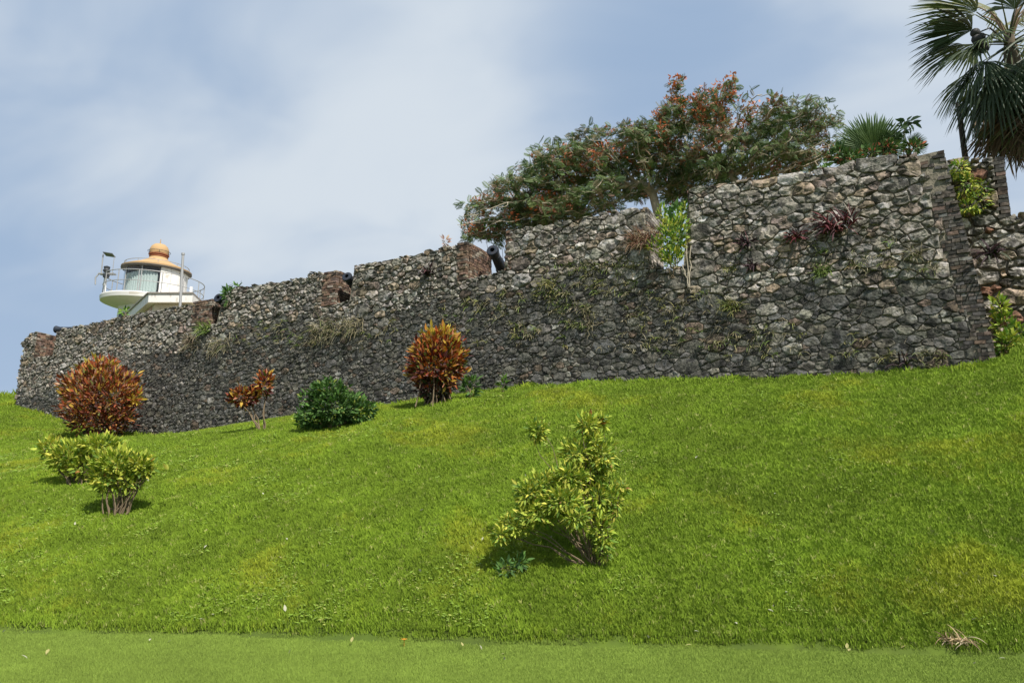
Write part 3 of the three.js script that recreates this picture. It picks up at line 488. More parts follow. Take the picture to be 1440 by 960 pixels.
// ───────── shrubs on the slope ─────────
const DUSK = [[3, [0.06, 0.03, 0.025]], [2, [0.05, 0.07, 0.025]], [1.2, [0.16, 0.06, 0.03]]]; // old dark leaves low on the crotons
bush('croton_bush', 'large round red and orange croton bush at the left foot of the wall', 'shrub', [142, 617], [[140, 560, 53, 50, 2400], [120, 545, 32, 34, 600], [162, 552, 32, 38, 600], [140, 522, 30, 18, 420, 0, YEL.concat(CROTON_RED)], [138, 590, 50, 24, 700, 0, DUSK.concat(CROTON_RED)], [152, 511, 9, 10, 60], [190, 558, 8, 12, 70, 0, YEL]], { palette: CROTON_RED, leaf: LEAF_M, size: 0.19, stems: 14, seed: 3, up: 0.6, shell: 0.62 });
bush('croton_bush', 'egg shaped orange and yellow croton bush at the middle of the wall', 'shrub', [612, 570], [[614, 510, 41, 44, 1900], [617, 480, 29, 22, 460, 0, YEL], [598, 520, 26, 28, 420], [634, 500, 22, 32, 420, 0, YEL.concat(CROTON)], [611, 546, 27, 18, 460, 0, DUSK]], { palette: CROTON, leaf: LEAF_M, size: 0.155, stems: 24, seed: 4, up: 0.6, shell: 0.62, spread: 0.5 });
bush('croton_bush', 'small spindly croton with two orange tufts and bare stems against the wall', 'shrub', [366, 606], [[341, 558, 18, 14, 330], [372, 540, 9, 18, 220], [352, 557, 10, 10, 90]], { palette: CROTON, size: 0.15, stems: 7, stemR: 0.018, seed: 5, up: 0.5 });
bush('green_shrub', 'dense dark green shrub at the foot of the wall left of the middle croton', 'shrub', [468, 604], [[470, 572, 44, 28, 1900], [440, 588, 26, 18, 650], [502, 578, 26, 20, 700], [462, 550, 28, 18, 650], [430, 560, 10, 10, 50], [520, 572, 8, 8, 40]], { palette: GREEN, leaf: LEAF_W, size: 0.10, stems: 12, seed: 6, up: 0.3 });
bush('yellow_shrub', 'low spreading yellow green shrub below the large red croton', 'shrub', [108, 683], [[100, 640, 34, 22, 1100], [140, 626, 36, 14, 800], [70, 628, 15, 14, 300], [118, 655, 28, 18, 520]], { palette: LIME, size: 0.105, stems: 18, seed: 7, up: 0.55, spread: 0.35 });
bush('yellow_shrub', 'vase shaped yellow green shrub with bare woody base in front of the low one', 'shrub', [163, 727], [[165, 652, 36, 22, 900], [195, 655, 22, 16, 460], [150, 670, 27, 24, 520], [178, 674, 24, 18, 320], [213, 658, 8, 10, 60], [236, 662, 3, 3, 8]], { palette: LIME, size: 0.095, stems: 36, stemR: 0.012, seed: 8, up: 0.55, spread: 0.16 });
bush('leaning_shrub', 'tall straggly lime green shrub leaning left in the middle of the slope', 'shrub', [842, 797], [
  [826, 598, 17, 16, 390, -0.05], [843, 592, 13, 12, 234, 0.1], [756, 605, 15, 15, 338, 0], [835, 622, 10, 24, 234], [812, 638, 26, 22, 494], [846, 640, 20, 24, 442], [830, 665, 32, 24, 858, 0.1], [800, 672, 26, 20, 598, -0.1], [765, 680, 26, 18, 546, 0], [745, 695, 24, 20, 572, -0.1], [790, 705, 34, 22, 858, -0.2], [840, 700, 26, 26, 624], [755, 722, 30, 18, 572, -0.15], [722, 738, 24, 17, 546, -0.1], [704, 752, 13, 10, 208, -0.2], [808, 728, 20, 14, 286, -0.3], [862, 705, 12, 28, 286], [845, 745, 18, 34, 520, -0.1], [848, 772, 12, 18, 120, -0.1], [875, 685, 8, 10, 62]],
  { palette: LIME.concat([[2, [0.16, 0.28, 0.03]]]), leaf: LEAF_M, size: 0.072, stems: 38, stemR: 0.009, seed: 9, up: 0.15, spread: 0.13, shell: 0.3 });
bush('sprout', 'low green shoots in the shadow left of the leaning shrub', 'plant', [712, 812], [[712, 800, 16, 10, 70], [730, 790, 12, 8, 40]], { palette: GREEN, leaf: LEAF_M, size: 0.085, stems: 6, stemR: 0.005, seed: 10, spread: 0.2 });
bush('sprout', 'green leafy sapling beside the base of the middle croton', 'plant', [664, 562], [[662, 545, 12, 17, 110]], { palette: GREEN, size: 0.16, stems: 5, stemR: 0.01, seed: 12 });
bush('sprout', 'small upright green sprout at the wall foot near the slope crest', 'plant', [706, 554], [[708, 540, 5, 10, 40]], { palette: BRIGHT, size: 0.14, stems: 4, stemR: 0.008, seed: 13 });

// ───────── plants rooted in the masonry ─────────
const onFace = (px, py, out = 0.03) => onWall(px, py, out, true);
const wallBush = (label, px, py, clumps, opt) => bush('wall_plant', label, 'plant', null, clumps, { base: onFace(px, py), stems: 6, stemR: 0.008, ...opt });
wallBush('bright green bush filling the gap in the parapet below the flowering tree', 945, 388, [[955, 325, 14, 34, 330, -0.1], [938, 330, 14, 30, 260, -0.15], [930, 300, 8, 13, 70, 0], [962, 296, 7, 14, 70, 0], [945, 362, 20, 14, 240, -0.1], [922, 345, 12, 14, 90, -0.1]], { palette: BRIGHT.concat(LIME), size: 0.105, seed: 21, up: 0.9 });
wallBush('leafy twigs sprouting beside the cannon right of the lighthouse', 322, 428, [[322, 416, 9, 14, 110, 0.1], [332, 404, 8, 6, 30, 0.2]], { palette: GREEN, size: 0.16, seed: 22 });
wallBush('small green sprig on the wall top below the lighthouse gallery', 176, 446, [[175, 439, 6, 6, 36, 0.2]], { palette: BRIGHT, size: 0.16, seed: 23 });
wallBush('pale pink leafed sprig on the wall top left of the raised cannon', 627, 350, [[626, 339, 7, 6, 34, 0.1]], { palette: [[3, [0.45, 0.25, 0.18]], [1, [0.5, 0.38, 0.28]]], size: 0.13, seed: 24 });
const flankFace = (px, py) => onWall(px, py, -FL0 + 0.05, true);
bush('climbing_vine', 'lime green vine hanging down the flank wall beside the brick corner', 'vine', null, [[1350, 238, 13, 16, 230], [1360, 262, 17, 22, 320], [1372, 288, 20, 24, 300], [1362, 300, 16, 24, 230], [1378, 268, 14, 16, 120], [1366, 318, 8, 12, 60]], { base: flankFace(1364, 300), palette: LIME.concat([[4, [0.10, 0.22, 0.03]]]), size: 0.095, seed: 25, stems: 12, stemR: 0.008, up: -0.3 });
bush('weed_clump', 'bright green weeds growing at the foot of the flank wall', 'plant', null, [[1405, 430, 10, 14, 130], [1412, 455, 14, 16, 200], [1416, 482, 16, 16, 220, -0.15], [1432, 470, 12, 14, 140]], { base: atDepth(1412, 500, 13.7), palette: BRIGHT.concat(LIME), size: 0.12, seed: 26, stems: 10, stemR: 0.006, up: 0.5 });

// strap-leaved rosettes and grass tufts: bent blades in one mesh
function bladeStrip(R, p, dir, len, w, droop, side) { const n = 5, pos = [], idx = []; let q = p.clone(), d = dir.clone(); for (let i = 0; i <= n; i++) { const h = w / 2 * (i === n ? 0.05 : 1 - 0.55 * (i / n) ** 2); pos.push(q.x - side.x * h, q.y - side.y * h, q.z - side.z * h, q.x + side.x * h, q.y + side.y * h, q.z + side.z * h); q = q.clone().addScaledVector(d, len / n); d = d.clone().add(V3(0, -droop / n, 0)).normalize(); if (i < n) idx.push(i * 2, i * 2 + 1, i * 2 + 2, i * 2 + 1, i * 2 + 3, i * 2 + 2); } return rawGeo(pos, idx); }
const strapMat = leafMat({ vertexColors: true, transmission: 0.12 });
function tuft(name, label, category, p, { n = 30, len = 0.35, w = 0.03, palette, seed, droop = 1.2, upw = 0.6, out = NN, width = 0.08, group }) {
  const R = rng(seed), o = [];
  for (let i = 0; i < n; i++) { const d = out.clone().multiplyScalar(0.75).add(V3(0, upw, 0)).addScaledVector(rdir(R), 0.95).normalize(); const off = U.clone().multiplyScalar((R() - 0.5) * 2 * width).add(V3(0, (R() - 0.5) * width, 0)); o.push(paint(bladeStrip(R, off, d, len * (0.55 + R() * 0.7), w, droop * (0.5 + R()), d.clone().cross(rdir(R)).normalize()).toNonIndexed(), jitterCol(pick(palette, R), R, 0.25))); }
  const m = mesh(name, merge(o), strapMat); m.position.copy(p); return tag(m, label, category, group);
}
const REDP = [[3, [0.13, 0.03, 0.035]], [2, [0.07, 0.03, 0.035]], [1.4, [0.30, 0.27, 0.23]], [1, [0.22, 0.06, 0.05]]], DARKP = [[3, [0.045, 0.025, 0.03]], [2, [0.09, 0.04, 0.045]], [1, [0.05, 0.06, 0.035]]];
const DRYP = [[3, [0.26, 0.22, 0.13]], [2, [0.18, 0.17, 0.09]], [1.5, [0.34, 0.30, 0.20]], [1.5, [0.13, 0.15, 0.05]]], YGP = [[3, [0.21, 0.22, 0.06]], [2, [0.13, 0.17, 0.04]], [2, [0.28, 0.25, 0.10]]], GRNP = [[3, [0.12, 0.19, 0.035]], [2, [0.20, 0.25, 0.06]], [1, [0.07, 0.11, 0.03]]];
let sd = 500;
const ros = (label, px, py, o) => tuft('bromeliad', label, 'plant', onFace(px, py), { seed: sd++, palette: REDP, n: 34, len: 0.38, w: 0.034, ...o });
ros('largest dark red strap leaved rosette high on the right of the wall', 1168, 322, { n: 60, len: 0.48, width: 0.2 });
ros('greyish red rosette touching the right of the largest one', 1192, 312, { n: 40, len: 0.4, width: 0.12 });
ros('red and straw coloured rosette left of the largest one on the wall', 1120, 334, { n: 40, len: 0.36 });
ros('blackish rosette on the wall right of the parapet bush', 1050, 344, { palette: DARKP, len: 0.32, n: 44 });
ros('small blackish rosette just below another dark rosette', 1056, 374, { palette: DARKP, len: 0.24 });
ros('dark purple rosette on the merlon left of the raised cannon', 603, 385, { palette: DARKP, len: 0.42, n: 40 });
ros('dark hanging rosette on the flank wall at the right edge', 1396, 358, { palette: DARKP, len: 0.36, n: 46 });
ros('low dark spiky rosette at the wall foot near the right end', 1272, 512, { palette: DARKP, len: 0.3, n: 18 });
const gt = (label, px, py, o) => tuft('grass_tuft', label, 'grass tuft', onFace(px, py), { seed: sd++, palette: YGP, n: 60, len: 0.26, w: 0.014, width: 0.14, ...o });
gt('round green tuft below the largest red rosette on the wall', 1156, 384, { palette: GRNP, n: 110, len: 0.26 });
gt('straw green tuft on the wall near the brick corner', 1286, 360, { palette: DRYP, n: 90, len: 0.24 });
gt('yellow green tuft low on the wall below the blackish rosettes', 1027, 432, { palette: YGP, n: 110, len: 0.3, width: 0.2 });
gt('small pale tuft left of the round green tuft', 1028, 380, { n: 40, len: 0.18 });
gt('golden tuft on the wall below the brick cheek of the raised cannon', 768, 402, { n: 90, len: 0.32, width: 0.28 });
gt('reddish straw tuft beside the bright green parapet bush', 908, 342, { palette: [[3, [0.30, 0.17, 0.10]], [2, [0.33, 0.26, 0.15]], [2, [0.16, 0.07, 0.05]]], n: 240, len: 0.55, width: 0.34, upw: 0.9, droop: 1.6 });
gt('yellowish weed under the embrasure right of the lighthouse', 288, 464, { palette: GRNP, n: 90, len: 0.4, width: 0.3, w: 0.02 });
gt('drooping dry grass patch on the wall left of the middle croton', 455, 466, { palette: DRYP, n: 150, len: 0.55, width: 0.5, droop: 2.4 });
gt('drooping dry grass patch under the brick pier in mid wall', 494, 462, { palette: DRYP, n: 130, len: 0.5, width: 0.45, droop: 2.4 });
gt('brown withered grass hanging below the lighthouse side embrasure', 308, 488, { palette: DRYP, n: 110, len: 0.45, width: 0.5, droop: 2.4 });
gt('brownish weed mat on the wall under the first embrasure pier', 270, 482, { palette: [[2, [0.14, 0.13, 0.07]], [2, [0.2, 0.15, 0.1]]], n: 110, len: 0.45, width: 0.4, droop: 2 });
{ // small weeds and dead grass in the joints, too many to count
  const R = rng(700), o = []; const spots = [[690, 428, 40, 8, 5], [740, 418, 60, 10, 10], [805, 436, 30, 8, 8], [738, 466, 20, 10, 6], [815, 460, 16, 8, 5], [850, 405, 60, 10, 8], [680, 455, 60, 30, 8], [940, 430, 60, 20, 8], [1000, 470, 120, 20, 10], [430, 470, 50, 14, 8], [1250, 372, 70, 12, 8], [820, 372, 70, 10, 8], [880, 460, 90, 40, 10], [360, 470, 60, 20, 8], [560, 470, 70, 20, 6], [1120, 480, 120, 24, 8], [1290, 505, 50, 14, 6], [860, 380, 40, 10, 8], [1200, 350, 60, 10, 4]];
  for (const [x, y, rx, ry, n] of spots) for (let i = 0; i < n * 3.2; i++) { const px = x + (R() - 0.5) * 2 * rx, py = y + (R() - 0.5) * 2 * ry, p = onFace(px, py, 0.02), pal = R() > 0.45 ? DRYP : R() > 0.4 ? YGP : GRNP; for (let k = 0; k < 9; k++) { const d = NN.clone().multiplyScalar(0.6).add(V3(0, 0.5, 0)).addScaledVector(rdir(R), 0.9).normalize(); o.push(paint(bladeStrip(R, p.clone().addScaledVector(U, (R() - 0.5) * 0.16), d, 0.10 + R() * 0.14, 0.013, 1.6, d.clone().cross(rdir(R)).normalize()).toNonIndexed(), jitterCol(pick(pal, R), R))); } }
  const m = stuff(mesh('joint_weeds', merge(o), strapMat)); tag(m, 'scattered dry and green weeds growing from the wall joints', 'weeds');
  const rt = [[966, 345, 968, 404], [972, 345, 970, 404], [960, 372, 969, 402], [968, 402, 972, 412]].map(([a, b, c, d]) => { const pts = wiggle(onFace(a, b, 0.06), onFace(c, d, 0.06), 6, 0.05, R); return tube(pts, 0.012, 5); });
  tag(mesh('bare_stems', merge(rt), barkMat), 'pale bare stems running down the wall below the parapet bush', 'stems');
}

// ───────── flamboyant trees ─────────
function growTree(base, trunk, attract, seed, { step = 0.17, infl = 2.0, kill = 0.27, max = 5200, bend = 0.34 }) {
  const R = rng(seed), nodes = []; let at = attract.slice();
  trunk.forEach((p, i) => nodes.push({ p, par: i - 1, ch: 0 }));
  for (let it = 0; it < 190 && at.length && nodes.length < max; it++) {
    const pull = new Map();
    for (const a of at) { let best = -1, bd = it < 12 ? 1e9 : infl * infl; for (let i = Math.max(0, trunk.length - 3); i < nodes.length; i++) { const d = nodes[i].p.distanceToSquared(a); if (d < bd) { bd = d; best = i; } } if (best >= 0) { if (!pull.has(best)) pull.set(best, V3(0, 0, 0)); pull.get(best).add(a.clone().sub(nodes[best].p).normalize()); } }
    if (!pull.size) break;
    for (const [i, d] of pull) { if (nodes[i].ch > 2) continue; const n = d.normalize().addScaledVector(rdir(R), bend).normalize(); nodes.push({ p: nodes[i].p.clone().addScaledVector(n, step), par: i, ch: 0 }); nodes[i].ch++; }
    at = at.filter((a) => { for (let i = nodes.length - 1; i >= Math.max(0, nodes.length - pull.size - 1); i--) if (nodes[i].p.distanceToSquared(a) < kill * kill) return false; return true; });
  }
  const kids = nodes.map(() => []); nodes.forEach((n, i) => { if (n.par >= 0) kids[n.par].push(i); });
  for (let i = nodes.length - 1; i >= 0; i--) { nodes[i].r = kids[i].length ? Math.pow(kids[i].reduce((s, k) => s + Math.pow(nodes[k].r, 2.25), 0), 1 / 2.25) : 0.009; nodes[i].r = Math.min(nodes[i].r, 0.2); }
  const chains = []; const stack = [[0, -1]];
  while (stack.length) { let [i, from] = stack.pop(); const c = from >= 0 ? [from, i] : [i]; while (kids[i].length) { const k = kids[i].slice().sort((a, b) => nodes[b].r - nodes[a].r); for (const o of k.slice(1)) stack.push([o, i]); i = k[0]; c.push(i); } chains.push(c); }
  return { nodes, chains };
}
const frond = (() => { // feathery twice-divided leaf, unit length
  const pos = [], idx = []; const q = (a, b, w) => { const n = pos.length / 3, d = V3(b[0] - a[0], b[1] - a[1], 0).normalize(), sx = -d.y * w, sy = d.x * w; const mx = mix(a[0], b[0], 0.5), my = mix(a[1], b[1], 0.5), mz = mix(a[2], b[2], 0.5); pos.push(...a, mx + sx, my + sy, mz, ...b, mx - sx, my - sy, mz); idx.push(n, n + 1, n + 2, n, n + 2, n + 3); };
  for (let i = 0; i < 9; i++) { const y = 0.12 + i * 0.1, L = 0.34 * Math.sin(0.5 + 2.3 * (i / 9)), dz = -0.22 * y * y; for (const s of [-1, 1]) q([0, y, dz], [s * L, y + 0.14, dz - 0.09], 0.045); }
  q([0, 0, 0], [0, 1, -0.22], 0.012); return rawGeo(pos, idx);
})();
function flameTree(label, trunkPx, Z, crown, seed, n, bareBelow = -1) {
  const R = rng(seed), k = mPerPx(Z), trunk = trunkPx.map(([x, y, dz = 0]) => atDepth(x, y, Z + dz)); const base = trunk[0].clone(); base.y = TY; trunk.unshift(base.clone().add(V3(0, -0.1, 0)));
  const full = []; for (let i = 0; i < trunk.length - 1; i++) { const m = Math.max(1, Math.round(trunk[i].distanceTo(trunk[i + 1]) / 0.25)); for (let j = 0; j < m; j++) full.push(trunk[i].clone().lerp(trunk[i + 1], j / m)); } full.push(trunk[trunk.length - 1]);
  const att = []; const tot = crown.reduce((s, c) => s + c[2] * c[3], 0);
  for (const [cx, cy, rx, ry, dz = 0] of crown) { const c = atDepth(cx, cy + 12, Z + dz); for (let i = 0; i < n * rx * ry / tot; i++) { const d = rdir(R), r = Math.cbrt(R()); att.push(c.clone().add(V3(d.x * rx * k * r, d.y * ry * k * r, d.z * 1.5 * r))); } }
  const { nodes, chains } = growTree(base, full, att, seed + 1, {});
  const o = thing('flamboyant_tree', label, 'tree', base), L = (p) => p.clone().sub(base);
  const thick = [], thin = []; for (const c of chains) (nodes[c[Math.min(1, c.length - 1)]].r > 0.05 ? thick : thin).push(tube(c.map((i) => L(nodes[i].p)), c.map((i) => nodes[i].r), nodes[c[0]].r > 0.05 ? 8 : 4));
  mesh('trunk', merge(thick.slice(0, 1)), barkMat, o); mesh('limbs', merge(thick.slice(1).concat(thin)), barkMat, o);
  const leaves = [], fl = [], tips = nodes.filter((q, i) => i > full.length && q.r < 0.02);
  const GP = [[4, [0.095, 0.155, 0.04]], [3, [0.14, 0.20, 0.055]], [1.5, [0.06, 0.11, 0.035]], [1.8, [0.22, 0.19, 0.10]], [0.6, [0.26, 0.15, 0.10]]];
  for (const t of tips) {
    const dens = fbm(t.p.x * 0.55, t.p.y * 0.8, t.p.z * 0.55 + seed, 2); if (dens < -0.15 || t.p.y < bareBelow && R() < 0.3) continue; const cnt = 5 + Math.round(R() * 4);
    for (let i = 0; i < cnt; i++) { const d = rdir(R); d.y = d.y * 0.6 + 0.1; const s = 0.15 + R() * 0.15, p = L(t.p).addScaledVector(rdir(R), 0.10); leaves.push({ m: basis(p, d, V3(0.2, 0.6, 0.4).addScaledVector(rdir(R), 0.8), s), c: jitterCol(pick(GP, R), R, 0.25) }); }
    const fz = N3(t.p.x * 0.7 + 3, t.p.y * 0.7, t.p.z * 0.7); if (fz > 0.06 && R() < 0.55) { const c0 = pick([[3, [0.58, 0.17, 0.06]], [2, [0.60, 0.24, 0.12]], [2, [0.50, 0.26, 0.17]]], R); for (let i = 0; i < 22; i++) { const d = rdir(R); d.y = Math.abs(d.y) * 0.8; fl.push({ m: basis(L(t.p).add(V3(0, 0.10, 0)).addScaledVector(rdir(R), 0.15), d, rdir(R), 0.075 + R() * 0.05), c: jitterCol(c0, R, 0.25) }); } }
  }
  console.log('tree', nodes.length, leaves.length, fl.length);
  instances('leaves', frond, leafM, leaves, o); instances('flowers', LEAF_W, leafM, fl, o); return o;
}
flameTree('spreading flamboyant tree with orange red flowers reaching left over the wall top', [[925, 300], [918, 272], [905, 258]], 20, [[690, 290, 42, 26], [730, 262, 48, 34], [775, 235, 48, 40], [820, 215, 52, 44], [865, 205, 52, 42], [905, 200, 44, 40], [780, 285, 60, 22], [850, 262, 40, 26], [660, 308, 18, 14], [945, 170, 24, 34], [946, 122, 7, 9], [930, 240, 26, 26], [700, 308, 50, 16], [760, 292, 50, 18], [830, 282, 44, 16], [960, 222, 30, 30], [955, 255, 24, 18], [890, 240, 40, 24]], 31, 6200);
flameTree('flamboyant tree with bare twisting pale limbs behind the highest part of the wall', [[1036, 262], [1030, 245], [1020, 232]], 19, [[985, 160, 36, 34], [1020, 150, 40, 30], [1060, 165, 42, 34], [1100, 175, 40, 32], [1140, 180, 26, 30], [1000, 205, 40, 26], [1080, 215, 50, 26], [1130, 215, 36, 22], [1010, 130, 20, 12], [1120, 148, 12, 10], [1160, 190, 12, 14], [965, 205, 28, 34], [1050, 228, 50, 18], [1120, 226, 48, 14], [1156, 206, 18, 20], [985, 240, 30, 20]], 47, 5600, atDepth(1080, 185, 19).y);

// ───────── palms ─────────
function fanLeaf(R, Lp, RR, A, n, droop, split = 0.5) {
  const geos = [tube([V3(0, 0, 0), V3(0, Lp * 0.5, 0.03), V3(0, Lp, 0)], [0.028, 0.018, 0.014], 5)];
  const pos = [], idx = [], d = 2 * A / n;
  for (let i = 0; i < n; i++) {
    const th = -A + (i + 0.5) * d, L = RR * (0.72 + 0.28 * Math.cos(th * 0.62)) * (0.93 + R() * 0.12), dr = droop * (0.8 + R() * 0.5), rs = [0.02, 0.25, split, 0.72, 0.9, 1], hw = [1, 1, 1, 0.62, 0.3, 0], s0 = pos.length / 3, tw = (R() - 0.5) * 0.07;
    rs.forEach((r, k) => { const half = d / 2 * hw[k], z = -dr * r * r * L - (Math.abs(th) ** 2) * 0.10 * r * L, lift = 0.28 * d * r * L * (hw[k] > 0 ? hw[k] : 0); const T = th + tw * Math.max(0, r - split) * 2; for (const [a, zz] of [[-half, 0], [0, lift], [half, 0]]) pos.push(Math.sin(T + a) * r * L, Lp + Math.cos(T + a) * r * L, z + zz); });
    for (let k = 0; k < 5; k++) { const a = s0 + k * 3; idx.push(a, a + 1, a + 3, a + 1, a + 4, a + 3, a + 1, a + 2, a + 4, a + 2, a + 5, a + 4); }
  }
  geos.push(toCreasedNormals(rawGeo(pos, idx), 0.3)); return merge(geos);
}
{
  const R = rng(61), Z = 16.5, c = atDepth(1421, 62, Z), base = V3(c.x + 0.25, TY, c.z), palm = thing('fan_palm', 'tall fan palm with drooping fronds and brown skirt at the upper right', 'palm', base), top = c.clone().sub(base);
  mesh('trunk', tube([V3(0, -0.2, 0), V3(0.02, 1.5, 0), V3(-0.06, 3.6, 0.02), top.clone().add(V3(0, -0.3, 0)), top.clone().add(V3(0, 0.3, 0))], [0.24, 0.20, 0.18, 0.17, 0.10], 14), palmBark, palm);
  const G = [0, 1, 2].map(() => fanLeaf(R, 1.15, 1.5, 1.0, 26, 0.42, 0.68)), D = [0, 1, 2].map(() => fanLeaf(R, 0.8, 1.5, 0.8, 24, 0.6, 0.35));
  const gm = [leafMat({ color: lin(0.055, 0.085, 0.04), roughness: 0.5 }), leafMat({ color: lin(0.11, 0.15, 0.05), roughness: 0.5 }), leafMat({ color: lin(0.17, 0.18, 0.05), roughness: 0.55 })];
  const bm = [leafMat({ color: lin(0.16, 0.12, 0.075), roughness: 0.8, transmission: 0.1 }), leafMat({ color: lin(0.10, 0.078, 0.055), roughness: 0.85, transmission: 0.1 })];
  const put = (geo, mat, az, el, roll, s, oy = 0) => { const ax = V3(Math.cos(el) * Math.sin(az), Math.sin(el), Math.cos(el) * Math.cos(az)), up = V3(0, 1, 0).addScaledVector(V3(Math.sin(az), 0, Math.cos(az)), el < -0.6 ? 1.4 : 0.0).addScaledVector(rdir(R), 0.25); const m = mesh('frond', geo, mat, palm); m.applyMatrix4(basis(top.clone().add(V3(0, oy, 0)), ax, up, s)); };
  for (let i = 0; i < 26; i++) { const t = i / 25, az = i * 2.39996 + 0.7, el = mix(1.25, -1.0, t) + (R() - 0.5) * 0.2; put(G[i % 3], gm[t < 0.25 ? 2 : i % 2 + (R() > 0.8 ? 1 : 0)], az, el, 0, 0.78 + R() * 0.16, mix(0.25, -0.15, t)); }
  for (const [az, el, s] of [[-1.5, 0.34, 0.86], [-1.35, -0.20, 0.9], [-1.2, -0.62, 0.98], [-0.9, -0.95, 1.1], [-1.9, 0.62, 0.8], [-0.3, -0.8, 0.95], [-1.05, -0.8, 1.05]]) put(G[1], gm[0], az, el, 0, s);
  for (let i = 0; i < 20; i++) put(D[i % 3], i % 3 === 0 ? gm[1] : bm[i % 2], i * 2.39996, -1.28 + (R() - 0.5) * 0.3, 0, 0.95 + R() * 0.25, -0.15 - R() * 0.25);
  const st = []; for (let i = 0; i < 9; i++) { const a = R() * 6.28, l = 0.7 + R() * 0.6; st.push(tube([top.clone(), top.clone().add(V3(Math.sin(a) * 0.25, l * 0.7, Math.cos(a) * 0.25)), top.clone().add(V3(Math.sin(a) * 0.55, l, Math.cos(a) * 0.55))], [0.03, 0.022, 0.012], 5)); }
  mesh('flower_stalks', merge(st), std({ color: lin(0.25, 0.17, 0.11), roughness: 0.9 }), palm);
  const fr = []; for (const [x, y] of [[1372, 46], [1380, 52], [1377, 62], [1384, 68], [1374, 55]]) { const p = atDepth(x, y, Z - 0.6).sub(base); fr.push(new THREE.IcosahedronGeometry(0.09 + R() * 0.04, 1).translate(p.x, p.y, p.z)); } const s0 = atDepth(1376, 46, Z - 0.6).sub(base); fr.push(tube([top.clone(), top.clone().lerp(s0, 0.6).add(V3(0, 0.25, 0)), s0, s0.clone().add(V3(0.02, -0.35, 0))], 0.02, 5));
  mesh('fruit_cluster', merge(fr), std({ color: lin(0.03, 0.028, 0.03), roughness: 0.7 }), palm);
  const sp = atDepth(1352, 175, 17.4), sb = V3(sp.x, TY, sp.z), post = thing('slim_trunk', 'slim dark bare trunk under the left fronds of the tall palm', 'trunk', sb);
  mesh('stem', tube([V3(0.07, -0.1, 0), V3(0.03, (sp.y - TY) * 0.6, 0), V3(0, sp.y - TY, 0), V3(-0.03, sp.y - TY + 0.6, 0)], [0.075, 0.07, 0.065, 0.04], 8), std({ map: barkTex, color: lin(0.10, 0.10, 0.10), roughness: 0.9 }), post);

  // the small fan palm and its neighbours behind the highest part of the wall
  const Zs = 17.2, pc = atDepth(1226, 222, Zs), pb = V3(pc.x, TY, pc.z), sm = thing('young_fan_palm', 'young fan palm with upright fans showing above the highest wall', 'palm', pb), pt = pc.clone().sub(pb);
  mesh('trunk', tube([V3(0, -0.1, 0), pt], [0.16, 0.11], 10), palmBark, sm);
  const SG = [0, 1].map(() => fanLeaf(R, 0.25, 0.85, 1.25, 26, 0.12)), sg = [leafMat({ color: lin(0.09, 0.155, 0.05), roughness: 0.6 }), leafMat({ color: lin(0.12, 0.19, 0.06), roughness: 0.5 })];
  for (const [az, el, s] of [[-1.4, 0.5, 1], [-1.0, 0.85, 1], [-0.4, 1.15, 1], [0.7, 1.2, 1], [1.3, 1.0, 0.95], [-1.7, 0.25, 0.9], [1.7, 0.45, 0.8], [0, 0.75, 0.9], [2.6, 0.9, 0.9], [-2.6, 0.9, 0.9]]) { const ax = V3(Math.cos(el) * Math.sin(az), Math.sin(el), Math.cos(el) * Math.cos(az)), m = mesh('frond', SG[s === 1 ? 0 : 1], sg[s === 1 ? 0 : 1], sm); m.applyMatrix4(basis(pt, ax, V3(-0.1, 0.3, 0.95), s)); }
  const p2 = atDepth(1278, 210, 17), b2 = V3(p2.x, TY, p2.z), s2 = thing('young_fan_palm', 'smaller palm tuft showing beside the end of the highest wall', 'palm', b2), t2 = p2.clone().sub(b2);
  mesh('trunk', tube([V3(0, -0.1, 0), t2], [0.1, 0.06], 8), palmBark, s2);
  for (const [az, el] of [[-1.3, 0.35], [1.3, 0.45], [0.8, 0.7], [-0.7, 0.7], [0.2, 0.5]]) { const ax = V3(Math.cos(el) * Math.sin(az), Math.sin(el), Math.cos(el) * Math.cos(az)), m = mesh('frond', SG[1], sg[0], s2); m.applyMatrix4(basis(t2, ax, V3(0, 0.5, 0.9), 0.42)); }
  const bb = (px, py, Zb) => { const p = atDepth(px, py, Zb); return V3(p.x, TY, p.z); };
  bush('broadleaf_sapling', 'broad leafed sapling leaning out beside the young fan palm', 'tree', null, [[1252, 196, 10, 12, 26], [1265, 182, 12, 8, 18], [1276, 173, 11, 7, 14], [1246, 206, 10, 10, 24]], { base: bb(1248, 230, 16.8), palette: [[3, [0.035, 0.075, 0.025]], [1, [0.06, 0.11, 0.03]]], leaf: LEAF_W, size: 0.24, stems: 5, stemR: 0.022, seed: 71, up: 0.1 });
  bush('bougainvillea', 'low leafy bush with orange red blooms along the highest wall top', 'shrub', null, [[1195, 222, 22, 12, 260], [1225, 214, 16, 8, 130], [1250, 208, 18, 10, 180], [1180, 216, 14, 14, 140], [1285, 206, 14, 8, 120]], { base: bb(1225, 230, 16.6), palette: [[5, [0.06, 0.13, 0.03]], [3, [0.10, 0.18, 0.04]], [1.1, [0.42, 0.11, 0.05]], [0.3, [0.48, 0.20, 0.12]]], leaf: LEAF_W, size: 0.12, stems: 12, stemR: 0.012, seed: 72, spread: 0.6 });
  bush('understorey_shrub', 'dark green undergrowth behind the wall below the flamboyant trees', 'shrub', null, [[990, 235, 26, 20, 260], [1060, 232, 30, 16, 260], [1110, 225, 30, 14, 240], [1020, 245, 30, 14, 160], [1150, 225, 20, 12, 140]], { base: bb(1060, 260, 20.5), palette: GREEN, leaf: LEAF_W, size: 0.17, stems: 14, stemR: 0.015, seed: 73, spread: 1 });
